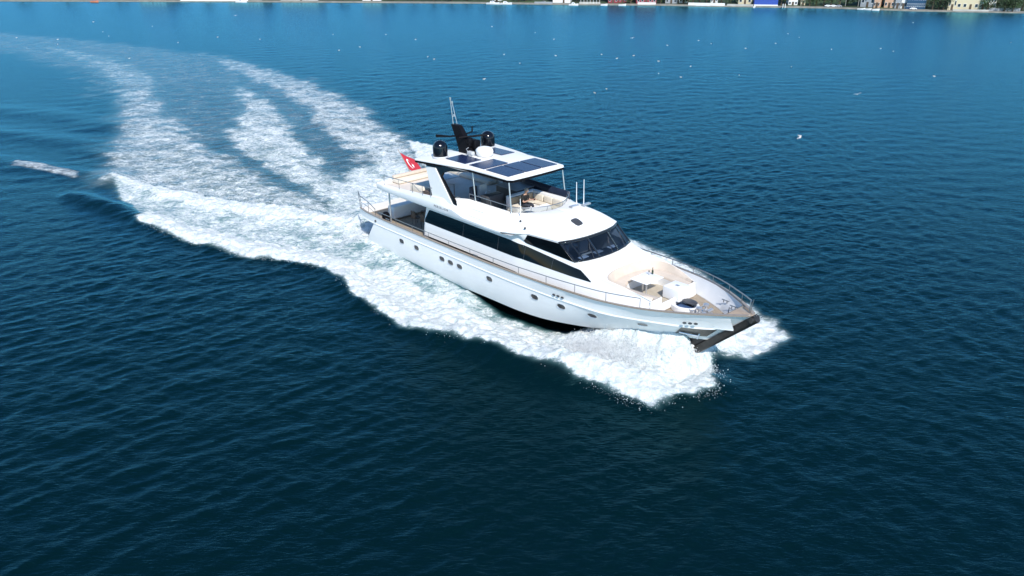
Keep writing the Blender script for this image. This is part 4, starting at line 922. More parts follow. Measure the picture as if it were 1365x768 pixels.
for y_ in (-.28, .28):
    mb = MB(); mb.box((24.95, y_ - .16, 2.12), (25.40, y_ + .16, 2.24), bev=.03)
    mb.lathe([(0, 0), (.13, 0), (.13, .10), (.07, .14), (.06, .24), (.13, .30), (.14, .38), (.08, .42), (0, .42)], (25.1, y_, 2.24), 18); mb.lathe([(0, 0), (.2, 0), (.2, .06), (.1, .12), (0, .12)], (24.75, y_, 2.14), 16); mb.tube([(24.75, y_, 2.25), (25.0, y_ * 1.3, 2.55)], .035, 8)
    mb.tube([(25.3, y_ - .2, 2.34), (25.3, y_ + .2, 2.34)], .09, 12); mb.tube([(25.4, y_, 2.26), (25.8, y_ * .8, 2.18), (26.1, y_ * .7, 2.20)], .035, 6); P(mb, 'windlass', M['steel'])
    mb = MB(); mb.tube([(24.7, y_, 2.14), (24.7, y_, 2.36)], .045, 8); mb.tube([(24.55, y_, 2.34), (24.85, y_, 2.34)], .03, 8); P(mb, 'bitts', M['steel'])
for x_, s in ((25.5, -1), (26.2, -1), (25.5, 1), (3.6, 1), (12.5, 1)):
    y_ = HBf(x_) - inset(x_) * .7 if x_ > 20 else HBf(x_) - .08; z_ = ZSf(x_) - .35 if x_ > 20 else ZSf(x_) + .04
    mb = MB(); yy = -s * y_
    for d in (-.09, .09): mb.tube([(x_ + d, yy, z_ - .03), (x_ + d, yy, z_ + .09)], .022, 6)
    mb.tube([(x_ - .2, yy, z_ + .10), (x_ + .2, yy, z_ + .10)], .024, 8); P(mb, 'mooring_cleat', M['rail'])
mb = MB(); mb.tube([(26.0, .75, 2.25), (26.05, .72, 2.62), (26.6, .40, 2.68), (26.9, .1, 2.66), (26.85, -.05, 2.40)], .022, 8); P(mb, 'fairlead_hoop', M['rail'])

# flagstaff and flag
fs = [(2.52, -.25, 4.6), (1.25, -.35, 6.10)]
mb = MB(); mb.tube(fs, [.03, .018], 8); staff = P(mb, 'flagstaff', M['cap'])
# ------------------------------------------------------------------ loose things aboard
def aboard(mb_list, name, label, cat, group=None, loc=(0, 0, 0), rz=0.0):
    mw = BM @ Matrix.Translation(loc) @ Matrix.Rotation(rz, 4, 'Z')
    if len(mb_list) == 1 and mb_list[0][0] is None:
        o = mb_list[0][1].build(name, mb_list[0][2]); o.matrix_world = mw; return tag(o, label, cat, group)
    e = empty(name, label, cat, group, mw)
    for n, m_, mt in mb_list: m_.build(n, mt, e)
    return e
# the red flag flying from the staff: hoist along the staff, white crescent and star
def flag():
    a = Vector(fs[0]) + (Vector(fs[1]) - Vector(fs[0])) * .20; b = Vector(fs[0]) + (Vector(fs[1]) - Vector(fs[0])) * .86
    n1, n2 = 28, 18; hoist = b - a
    def pt(u, v, o_=0):
        base = a + hoist * v; fly = Vector((.62, .66, -.42)) * 1.12; wv = .10 * sin(u * 7 + v * 2.2) * u
        p = base + fly * u + Vector((.5, .9, 0)) * wv + Vector((0, 0, -.12 * u * u)); nn = fly.cross(hoist).normalized(); return p + nn * o_
    mb = MB(); mb.loft([[pt(i / n1, j / n2) for j in range(n2 + 1)] for i in range(n1 + 1)])
    fl_ = mb.build('flag', M['flagred']); fl_.matrix_world = BM; tag(fl_, 'red flag with white crescent and star flying from the stern staff', 'flag')
    md = fl_.modifiers.new('thickness', 'SOLIDIFY'); md.thickness = .006; md.offset = 0
    for sd in (1, -1):
        mb = MB(); N = 26
        O = [(.36 + .17 * cos(t), .5 + .27 * sin(t)) for t in np.linspace(.55, 2 * pi - .55, N)]; I = [(.4025 + .136 * cos(t), .5 + .216 * sin(t)) for t in np.linspace(.732, 2 * pi - .732, N)]
        mb.loft([[pt(u, v, sd * .012) for u, v in O], [pt(u, v, sd * .012) for u, v in I]]); mb.build('crescent', M['white'], fl_)
        mb = MB(); S = [pt(.60 + (.09 if k % 2 == 0 else .036) * cos(pi + pi * k / 5), .5 + (.145 if k % 2 == 0 else .058) * sin(pi + pi * k / 5), sd * .012) for k in range(10)]
        mb.add(S + [pt(.60, .5, sd * .012)], [(k, (k + 1) % 10, 10) for k in range(10)]); mb.build('star', M['white'], fl_)
flag()
# dining table with chairs on the shaded aft deck
t1, t2, t3 = MB(), MB(), MB()
t1.box((-.8, -.5, .70), (.8, .5, .74), bev=.015); t2.box((-.08, -.08, 0), (.08, .08, .7), bev=.01)
t3.box((-.35, -.3, 0), (.35, .3, .03), bev=.01)
aboard([('table_top', t1, M['brown']), ('table_leg', t2, M['dgrey']), ('table_base', t3, M['dgrey'])], 'dining_table', 'dark wicker dining table on the shaded aft deck', 'table', loc=(4.9, -.35, 1.9))
def chair_parts():
    a, b, c, d = MB(), MB(), MB(), []
    a.box((-.23, -.23, .42), (.23, .23, .48), bev=.02); b.box((-.25, -.22, .46), (-.20, .22, .92), bev=.015)
    for y_ in (-.25, .25): c.tube([(-.22, y_, .66), (.2, y_, .66), (.22, y_, .45)], .018, 6)
    L = [('seat', a, M['brown']), ('backrest', b, M['brown']), ('armrest', c, M['dgrey'])]
    for x_ in (-.2, .2):
        for y_ in (-.2, .2): g = MB(); g.tube([(x_, y_, 0), (x_, y_, .43)], .018, 6); L.append(('leg', g, M['dgrey']))
    return L
ch0 = None
for i, (x_, y_, rz, lab) in enumerate([(4.3, -1.35, pi / 2, 'dark wicker chair nearest the starboard rail, aft of its neighbour'), (5.3, -1.35, pi / 2, 'dark wicker chair nearest the saloon pillar on the starboard side'), (4.3, .65, -pi / 2, 'dark wicker chair on the far side of the dining table, nearest the stern'), (5.3, .65, -pi / 2, 'dark wicker chair on the far side of the dining table, nearest the saloon')]):
    mw = BM @ Matrix.Translation((x_, y_, 1.9)) @ Matrix.Rotation(rz, 4, 'Z')
    if ch0 is None: ch0 = aboard(chair_parts(), 'deck_chair', lab, 'chair', 'chairs round the aft deck table', (x_, y_, 1.9), rz)
    else:
        e = ch0.copy(); COL.objects.link(e); e.matrix_world = mw; e['label'] = lab
        for c in ch0.children: k = c.copy(); COL.objects.link(k); k.parent = e
# bottle and glass on the foredeck table
mb = MB(); mb.lathe([(0, 0), (.045, 0), (.048, .02), (.048, .17), (.02, .23), (.016, .31), (0, .31)], (0, 0, 0), 16)
c_ = MB(); c_.lathe([(0, 0), (.019, 0), (.019, .05), (0, .05)], (0, 0, .295), 12)
aboard([('bottle_glass', mb, M['green']), ('bottle_cap', c_, M['black'])], 'bottle', 'dark bottle standing on the white foredeck table', 'bottle', loc=(21.72, .52, 3.072))
mb = MB(); mb.lathe([(0, 0), (.035, 0), (.03, .008), (.006, .02), (.006, .09), (.034, .13), (.036, .19), (.03, .20), (0, .13)], (0, 0, 0), 14)
aboard([(None, mb, M['clear'])], 'drinking_glass', 'small clear glass beside the bottle on the foredeck table', 'glass', loc=(21.62, .36, 3.072))

# ------------------------------------------------------------------ people
def skin(name, verts, edges, radii, m, parent=None, sub=2, mw=None):
    me_ = bpy.data.meshes.new(name); me_.from_pydata(verts, edges, []); o = bpy.data.objects.new(name, me_); COL.objects.link(o); me_.materials.append(m)
    md = o.modifiers.new('skin', 'SKIN'); md.use_smooth_shade = True
    for i, r_ in enumerate(radii):
        sv_ = me_.skin_vertices[0].data[i]; sv_.radius = (r_, r_) if not isinstance(r_, tuple) else r_; sv_.use_root = (i == 0)
    sd = o.modifiers.new('sub', 'SUBSURF'); sd.levels = sub; sd.render_levels = sub
    dg = bpy.context.evaluated_depsgraph_get(); dg.update(); nm = bpy.data.meshes.new_from_object(o.evaluated_get(dg)); o.modifiers.clear(); old = o.data; o.data = nm; nm.name = name; bpy.data.meshes.remove(old)
    if parent is not None: o.parent = parent
    if mw is not None: o.matrix_world = mw
    return o
def person(loc, rz, label, lean=.12, hands=None, hair_m=M['hair'], shirt_m=M['shirt'], phone=True):
    """seated figure, local frame: origin on the seat under the hips, facing +x"""
    mw = BM @ Matrix.Translation(loc) @ Matrix.Rotation(rz, 4, 'Z') @ Matrix.Scale(1.15, 4)
    V = [(0, 0, .10), (.02, 0, .26), (.05, 0, .42), (.09, 0, .54), (.12, 0, .62), (.16, 0, .70),      # 0-5 pelvis, spine, neck, head base
         (.18, 0, .80)]                                                                              # 6 head
    E_ = [(0, 1), (1, 2), (2, 3), (3, 4), (4, 5), (5, 6)]; rad = [.145, (.15, .12), (.17, .12), (.12, .10), .055, .07, .095]
    def add(p, r_, par): V.append(p); rad.append(r_); E_.append((par, len(V) - 1)); return len(V) - 1
    hd = hands or [(.50, -.10, .36), (.52, .06, .36)]
    for s, h in ((-1, hd[0]), (1, hd[1])):
        sh = add((.07, s * .18, .50), .065, 3); el = add((.20, s * .25, .26), .045, sh); wr = add(((h[0] - .06), h[1], h[2]), .030, el); pa = add((h[0] + .01, h[1], h[2] + .01), (.040, .022), wr)
        hp = add((.08, s * .10, .07), .10, 0); kn = add((.46, s * .14, .10), .065, hp); an = add((.50, s * .14, -.30), .040, kn); ft = add((.62, s * .15, -.35), (.042, .032), an)
    body = skin('person', V, E_, rad, M['skin'], mw=mw); tag(body, label, 'person')
    raw = body.data.copy()
    # face, ears
    bm = bmesh.new(); bm.from_mesh(body.data)
    def ball(c, r3, n=10):
        r_ = bmesh.ops.create_uvsphere(bm, u_segments=n, v_segments=n, radius=1.0)
        for v in r_['verts']: v.co = Vector((c[0] + v.co.x * r3[0], c[1] + v.co.y * r3[1], c[2] + v.co.z * r3[2]))
        for f in bm.faces: f.smooth = True
    ball((.195, 0, .815), (.098, .078, .118), 16); ball((.295, 0, .80), (.022, .014, .022)); ball((.283, 0, .762), (.010, .026, .008))
    for s in (1, -1): ball((.185, s * .080, .805), (.018, .010, .032)); ball((.275, s * .032, .825), (.014, .014, .010))
    # fingers: unequal, bent round the thing held
    for s, h in ((-1, hd[0]), (1, hd[1])):
        for k, L in enumerate((.060, .070, .066, .050)):
            yb = h[1] + (k - 1.5) * .019
            for q in range(5): t = q / 4; ball((h[0] + .035 + L * .55 * sin(t * 1.6), yb, h[2] + .018 - L * .5 * (1 - cos(t * 1.7))), (.011, .009, .009), 6)
        for q in range(4): ball((h[0] + .005 + q * .012, h[1] - s * (.034 + q * .004), h[2] + .022 + q * .004), (.011, .010, .010), 6)
    bm.to_mesh(body.data); bm.free()
    def garment(name, keep, m_, grow):
        bm2 = bmesh.new(); bm2.from_mesh(raw); bmesh.ops.subdivide_edges(bm2, edges=bm2.edges[:], cuts=1, use_grid_fill=True)
        bmesh.ops.delete(bm2, geom=[f for f in bm2.faces if not keep(f.calc_center_median())], context='FACES'); bm2.normal_update()
        for v in bm2.verts: v.co += v.normal * (grow + .006 * sin(v.co.z * 60 + v.co.y * 25))
        me2 = bpy.data.meshes.new(name); bm2.to_mesh(me2); bm2.free(); me2.materials.append(m_); me2.shade_smooth(); o2 = bpy.data.objects.new(name, me2); COL.objects.link(o2); o2.parent = body
        sd2 = o2.modifiers.new('cloth', 'SOLIDIFY'); sd2.thickness = .012; sd2.offset = -1
    garment('tshirt', lambda c: .07 < c.z < .575 and c.x < .26 and not (abs(c.y) > .17 and c.z < .35) and not (c.x > .19 and c.z < .40), shirt_m, .020)
    garment('trousers', lambda c: (-.27 < c.z < .175) and not (c.x > .3 and c.z > .2), M['jeans'], .016)
    bpy.data.meshes.remove(raw)
    hm = MB(); rows = []
    for i in range(9):
        ph = pi / 2 * i / 8 * 1.05; rows.append([(.183 + .106 * sin(ph) * cos(t) - .008, .086 * sin(ph) * sin(t), .825 + .118 * cos(ph) + (.0 if cos(t) > .2 else -.035 * sin(ph))) for t in [2 * pi * k / 20 for k in range(20)]])
    hm.loft(rows, closed=True); hm.build('hair', hair_m, body, solid=.012, solid_off=0)
    return body
person((13.06, -.12, 4.82), R(8), 'man in a black t-shirt seated on the cream flybridge sofa, holding a phone', hands=[(.56, -.02, .40), (.60, .12, .40)])
mb = MB(); mb.box((-.005, -.08, -.045), (.012, .08, .045), bev=.004)
ph = aboard([(None, mb, M['screen'])], 'phone', 'black phone held out by the man in the black t-shirt', 'phone', loc=(13.76, .06, 5.29), rz=R(8))

# ------------------------------------------------------------------ gulls
def gull_mesh(flying):
    mb = MB(); rows = []
    for x_, r_, z_ in ((-.20, .008, .02), (-.15, .035, .02), (-.05, .070, .03), (.05, .078, .035), (.12, .060, .045), (.165, .040, .075), (.20, .040, .10), (.235, .030, .105), (.25, .012, .10), (.30, .005, .092)):
        rows.append([(x_, r_ * cos(t), z_ + r_ * .9 * sin(t)) for t in [2 * pi * k / 10 for k in range(10)]])
    mb.loft(rows, closed=True, caps=True)
    body = mb
    wings = []
    for s in (1, -1):
        wg = MB()
        if flying:
            st = [(.05, .0, .20, .06), (.30, .02, .17, .16), (.48, -.03, .12, .17), (.66, -.12, .03, .11)]
            top = [[(c + ch / 2, s * y_, z_ + .012), (c, s * y_, z_ + .022), (c - ch / 2, s * y_, z_)] for y_, c, ch, z_ in st]
            bt = [[(c + ch / 2, s * y_, z_ + .004), (c, s * y_, z_ + .006), (c - ch / 2, s * y_, z_ - .004)] for y_, c, ch, z_ in st]
            wg.loft([a + b[::-1] for a, b in zip(top, bt)], closed=True, caps=True)
        else:
            wg.loft([[(x_, s * (w_ * .8), z_ - h_), (x_, s * (w_ + .01), z_), (x_, s * (w_ * .6), z_ + h_)] for x_, w_, z_, h_ in ((.10, .055, .05, .02), (.0, .080, .055, .04), (-.12, .055, .05, .03), (-.27, .012, .045, .006))])
        wings.append(wg)
    return body, wings
gw = mat('gull_white', (0.80, 0.80, 0.80), 0.7, var=.03); gg = mat('gull_grey', (0.55, 0.57, 0.60), 0.7, var=.05)
def make_gull(flying, name, label, group):
    e = empty(name, label, 'gull', group); b, ws_ = gull_mesh(flying); b.build('body', gw, e)
    for w_ in ws_: w_.build('wing', gw if flying else gg, e)
    return e
g0 = None
for i, (gx_, gy_) in enumerate(GULLS):
    if g0 is None: g = g0 = make_gull(False, 'gull', 'small white gull resting on the blue water beyond the yacht', 'gulls resting on the water')
    else:
        g = g0.copy(); COL.objects.link(g)
        for c in g0.children: k = c.copy(); COL.objects.link(k); k.parent = g
    g.location = (gx_, gy_, .03); g.rotation_euler = (0, 0, rng.uniform(0, 2 * pi)); sc = rng.uniform(.65, .95); g.scale = (sc, sc, sc)
f0 = None
FL = ['white gull flying low over the water above the yacht\'s antennas', 'white gull flying low, second of the pair near the far shore', 'white gull with spread wings flying over the water at the right', 'white gull flying low nearest to the yacht on its right', 'white gull flying far off above the left end of the wake']
for i, p in enumerate(FLY):
    if f0 is None: g = f0 = make_gull(True, 'flying_gull', FL[i], 'gulls flying low')
    else:
        g = f0.copy(); COL.objects.link(g); g['label'] = FL[i]
        for c in f0.children: k = c.copy(); COL.objects.link(k); k.parent = g
    g.location = p; g.rotation_euler = (R(rng.uniform(-35, 35)), 0, rng.uniform(0, 2 * pi)); g.scale = (.66, .66, .66)
# ------------------------------------------------------------------ far shore
SH = [(-235.27, 262.21), (-162.49, 260.64), (-82.97, 257.58), (-9.78, 251.64), (17.26, 246.2), (44.22, 244.2), (56.73, 240.54), (79.68, 236.61), (95.53, 232.81), (107.15, 225.55), (137.18, 218.71), (193.23, 206.17)]
def shy(x_): return float(np.interp(x_, [p[0] for p in SH], [p[1] for p in SH]))
def tang(x_): a = math.atan2(shy(x_ + 4) - shy(x_ - 4), 8); return a
SM = dict(quay=mat('quay_stone', (0.22, 0.21, 0.18), .8, var=.25, vscale=.6), ground=mat('shore_earth', (0.20, 0.20, 0.13), .9, var=.35, vscale=.15), grass=mat('hill_grass', (0.030, 0.055, 0.018), .95, var=.5, vscale=.08),
    w1=mat('render_white', (.72, .71, .68), .8, var=.06, vscale=.4), w2=mat('render_cream', (.56, .49, .33), .8, var=.06, vscale=.4), red=mat('painted_maroon', (.26, .028, .045), .7, var=.15, vscale=.5), grey=mat('render_grey', (.30, .32, .34), .8, var=.1, vscale=.4),
    tile=mat('roof_tile', (.30, .13, .09), .85, var=.3, vscale=1.2), dk=mat('window_dark', (.02, .03, .04), .15), navy=mat('blue_glass', (.02, .05, .11), .15, coat=.4), blue=mat('blue_tarp', (.025, .07, .34), .6, var=.15), peach=mat('render_peach', (.56, .36, .24), .8, var=.08),
    conc=mat('concrete', (.42, .41, .37), .85, var=.15, vscale=.5), wood=mat('bark', (.09, .065, .045), .9), boat=mat('boat_white', (.78, .78, .78), .4), teal=mat('render_teal', (.16, .27, .26), .8), tyre=mat('rubber', (.02, .02, .02), .8), yel=mat('olive_leaf', (.16, .13, .025), .8, var=.3))
leafs = [mat('leaf_%s' % n, c, .75, var=.45, vscale=.7) for n, c in (('dark', (.022, .045, .018)), ('mid', (.04, .075, .022)), ('fresh', (.075, .12, .03)))] + [SM['yel']]
# ground of the shore: quay face, promenade, hillside
mb = MB(); rows = []
for x_ in np.linspace(-900, 900, 181):
    y_ = shy(min(max(x_, -235), 193)) ; rows.append([(x_, y_, -1.0), (x_, y_ + .1, .28), (x_, y_ + 1.2, .34), (x_, y_ + 2.6, .40)])
mb.loft(rows); g_ = mb.build('shore_ground', SM['quay']); tag(g_, 'stone quay and promenade along the far shore', 'quay', kind='structure')
mb = MB(); rows = []
for x_ in np.linspace(-900, 900, 121):
    y_ = shy(min(max(x_, -235), 193)); rows.append([(x_, y_ + 2.2 + d, .40 + d * .06 + 2 * math.sin(x_ * .02 + d * .03) * min(1, d / 120)) for d in (0, 6, 14, 30, 60, 100, 180, 300, 500)])
mb.loft(rows); h_ = mb.build('hillside', SM['grass']); tag(h_, 'green hillside behind the shore houses', 'hill', kind='structure')

def at_px(px, back=0.0):
    back = back * .42 if back > 0 else back
    """place along the shore: photo column -> metres along it"""
    for _ in range(4):
        y_ = shy((px - 682.5) * .22) if _ == 0 else shy(x_)
        x_ = (px - 682.5) / 1029 * (y_ * .910 + 7.79)
    a = tang(x_); return x_ - sin(a) * back, y_ + cos(a) * back, a
def place(px, back, z0=.38): x_, y_, a = at_px(px, back); return Matrix.Translation((x_, y_, z0)) @ Matrix.Rotation(a, 4, 'Z')
def house_(px0, px1, back, hgt, wall, roof, label, depth=8, win=None, name='house', cat='house', rows=2, group=None, gable=True, wcol=None, door=True):
    (xa, ya, a), (xb, yb, _) = at_px(px0, back), at_px(px1, back); L = math.hypot(xb - xa, yb - ya); e = empty(name, label, cat, group, place((px0 + px1) / 2, back))
    mb = MB(); mb.box((-L / 2, 0, -.3), (L / 2, depth, hgt)); mb.build('wall', wall, e, smooth=False)
    mb = MB()
    if gable: mb.prism([(-.35, hgt), (depth + .35, hgt), (depth / 2, hgt + 1.9)], 'x', -L / 2 - .3, L / 2 + .3)
    else: mb.box((-L / 2 - .25, -.4, hgt + .01), (L / 2 + .25, depth + .2, hgt + .28))
    mb.build('roof', roof, e, smooth=False)
    rows = rows * 2 if rows < 4 and hgt > 3.5 else rows; n = int(win * 1.5) if win is not None else max(3, int(L / 1.1)); fh = hgt / rows
    for r_ in range(rows):
        for i in range(n):
            if door and r_ == 0 and i == n // 2:
                mb = MB(); mb.box((-.28 + (i + .5 - n / 2) * L / n, -.05, .0), (.28 + (i + .5 - n / 2) * L / n, .02, min(1.5, fh * .85))); mb.build('door', SM['wood'], e, smooth=False); continue
            c = (i + .5 - n / 2) * L / n; ww = min(.40, L / n * .30); mb = MB(); mb.box((c - ww, -.06, r_ * fh + fh * .35), (c + ww, .02, r_ * fh + fh * .82)); fr = mb.build('window', SM['w1'] if wall is not SM['w1'] else SM['grey'], e, smooth=False)
            mb = MB(); mb.box((c - ww * .84, -.075, r_ * fh + fh * .40), (c + ww * .84, -.062, r_ * fh + fh * .78)); mb.build('pane', wcol or SM['dk'], fr, smooth=False)
    return e
house_(735, 759, 6, 5.2, SM['w1'], SM['w1'], 'long white waterfront hall with a pale flat roof, left of the maroon houses', gable=False, rows=1)
house_(811, 824, 7, 6, SM['red'], SM['tile'], 'narrow maroon house just left of the olive tree')
house_(825, 836, 9, 6.5, SM['red'], SM['tile'], 'maroon house set slightly back, touching the olive tree on its right')
house_(849, 875, 5, 6.5, SM['red'], SM['tile'], 'widest maroon waterfront house, with a white terrace at its foot')
house_(886, 901, 7, 5.5, SM['grey'], SM['tile'], 'grey shore house right of the widest maroon house')
house_(903, 915, 10, 7, SM['w1'], SM['tile'], 'white house standing at the left end of the long white quay wall')
house_(947, 957, 7, 3.0, SM['w1'], SM['w1'], 'little white flat roofed hut on the long white quay wall', gable=False, rows=1, depth=4, name='hut', cat='hut')
house_(985, 1003, 8, 4.2, SM['w2'], SM['w1'], 'cream pavilion with a white roof left of the blue covered shed', gable=False, rows=1)
house_(1052, 1064, 8, 5.0, SM['w1'], SM['tile'], 'white house between the blue covered shed and the cream hut')
house_(1068, 1074, 7, 2.8, SM['w2'], SM['w1'], 'small cream hut beside the sloping beach', gable=False, rows=1, depth=4, name='hut', cat='hut')
house_(1144, 1162, 6, 3.2, SM['grey'], SM['tile'], 'low red tiled boathouse behind the white dinghies', rows=1)
house_(1162, 1170, 5, 3.6, SM['peach'], SM['tile'], 'narrow peach coloured kiosk beside the low red tiled boathouse', rows=1, depth=5, name='kiosk', cat='kiosk', win=2)
house_(1175, 1190, 8, 3.8, SM['peach'], SM['tile'], 'low peach house with a red roof left of the plain grey block', rows=1)
house_(1191, 1199, 7, 8, SM['grey'], SM['conc'], 'plain grey block left of the dark blue glass building', gable=False)
house_(1200, 1208, 8, 8, SM['w1'], SM['w1'], 'slim white tower house touching the dark blue glass building', gable=False, win=2)
house_(1209, 1236, 6, 9, SM['navy'], SM['conc'], 'dark blue glass fronted building with pale floor bands', gable=False, rows=5, win=6, wcol=SM['navy'], door=False, name='glass_building', cat='building')
house_(1265, 1276, 5, 3.0, SM['w2'], SM['w1'], 'low cream annexe at the left foot of the big cream villa', gable=False, rows=1)
house_(1277, 1308, 7, 8, SM['w2'], SM['tile'], 'big cream villa with one wide dark window facing the water', rows=2, win=3)
house_(1310, 1319, 9, 7, SM['teal'], SM['tile'], 'teal house right of the big cream villa', win=2)
house_(1321, 1332, 10, 6, SM['w1'], SM['tile'], 'white house near the right end of the shore, behind the bushes')
house_(652, 664, 10, 5, SM['w1'], SM['tile'], 'white house behind the two moored white motor boats')
for a_, b_, lab in ((180, 215, 'far left low white shore house'), (300, 345, 'long low white house left of centre on the far shore'), (370, 420, 'long white boathouse on the far shore above the wake'), (480, 505, 'small white shore house left of the wooded stretch')):
    house_(a_, b_, 7, 4.5, SM['w1'], SM['tile'], lab, rows=1)
# blue covered shed and carport
e = empty('boat_shed', 'shed covered in bright blue sheeting at the water\'s edge', 'shed', mw=place(1021, 2)); mb = MB(); mb.box((-3.3, 0, 0), (3.3, 4.5, 2.0)); mb.build('cover', SM['blue'], e, smooth=False)
mb = MB(); mb.box((-3.4, -.1, 2.0), (3.4, 4.6, 2.12)); mb.build('roof', SM['w1'], e, smooth=False); mb = MB(); mb.box((-3.35, -.12, .0), (3.35, -.01, .35)); mb.build('kerb', SM['w1'], e, smooth=False)
e = empty('carport', 'open grey carport left of the low red tiled boathouse', 'carport', mw=place(1134, 5)); mb = MB(); mb.box((-1.8, 0, 2.1), (1.8, 3.5, 2.25)); mb.build('roof', SM['grey'], e, smooth=False)
for x_ in (-1.7, 1.7):
    for y_ in (.1, 3.4): mb = MB(); mb.tube([(x_, y_, 0), (x_, y_, 2.1)], .06, 6); mb.build('post', SM['conc'], e)
# walls along the quay
def quay_wall(px0, px1, back, hgt, m, label, th=.35):
    mb = MB(); P0 = []
    for px in np.linspace(px0, px1, 9): x_, y_, a = at_px(px, back); P0.append((x_, y_, a))
    mb.loft([[(x_, y_, .2), (x_, y_, .3 + hgt * .7), (x_ - sin(a) * th, y_ + cos(a) * th, .3 + hgt * .7), (x_ - sin(a) * th, y_ + cos(a) * th, .2)] for x_, y_, a in P0], closed=True, caps=True)
    o = mb.build('quay_wall', m, smooth=False); tag(o, label, 'wall')
quay_wall(917, 966, .6, 1.0, SM['w1'], 'long bright white wall along the quay under dark trees')
quay_wall(969, 1004, .8, .7, SM['conc'], 'beige wall between the white quay wall and the blue covered shed')
quay_wall(850, 874, .8, .8, SM['w1'], 'white terrace wall at the foot of the widest maroon house')
quay_wall(712, 736, 1.0, .7, SM['grey'], 'grey wall left of the long white waterfront hall')
quay_wall(1320, 1362, 4, 1.2, SM['grey'], 'dark grey wall at the right end of the shore below the bushes')
quay_wall(772, 800, 1.5, .8, SM['conc'], 'pale fence wall between the white hall and the maroon houses')
quay_wall(240, 330, 1.0, .7, SM['w1'], 'white wall along the far left shore')
quay_wall(1270, 1318, 1.0, .6, SM['conc'], 'pale garden wall in front of the big cream villa')
# trees
def tree(px, back, hgt, wid, li, label):
    e = empty('tree', label, 'tree', 'trees along the far shore', place(px, back)); r_ = random.Random(int(px * 7)); mb = MB()
    mb.tube([(0, 0, -.3), (.1, .05, hgt * .3), (-.05, 0, hgt * .6)], [.22, .16, .08], 7)
    for k in range(4): a = r_.uniform(0, 6.3); mb.tube([(0, 0, hgt * (.22 + .08 * k)), (cos(a) * wid * .3, sin(a) * wid * .3, hgt * (.45 + .08 * k))], [.1, .04], 5)
    mb.build('trunk', SM['wood'], e); mb = MB(); V = []; 
    clumps = [(r_.uniform(-.5, .5) * wid * .8, r_.uniform(-.5, .5) * wid * .7, hgt * r_.uniform(.22, .95), r_.uniform(.18, .34) * wid) for _ in range(13)]
    for cx, cy, cz, cr in clumps:
        for _ in range(42):
            d = Vector((r_.gauss(0, 1), r_.gauss(0, 1), r_.gauss(0, 1))).normalized() * cr * r_.uniform(.55, 1.05); p = Vector((cx, cy, cz)) + Vector((d.x, d.y, d.z * .75)); p.z = max(p.z, .1)
            u = Vector((r_.gauss(0, 1), r_.gauss(0, 1), r_.gauss(0, 1))).normalized(); v = u.cross(Vector((r_.gauss(0, 1), r_.gauss(0, 1), 1))).normalized(); s_ = r_.uniform(.10, .24)
            mb.quad(p - u * s_, p - v * s_ * .6, p + u * s_, p + v * s_ * .6)
    mb.build('crown', leafs[li], e, smooth=False, fixn=False)
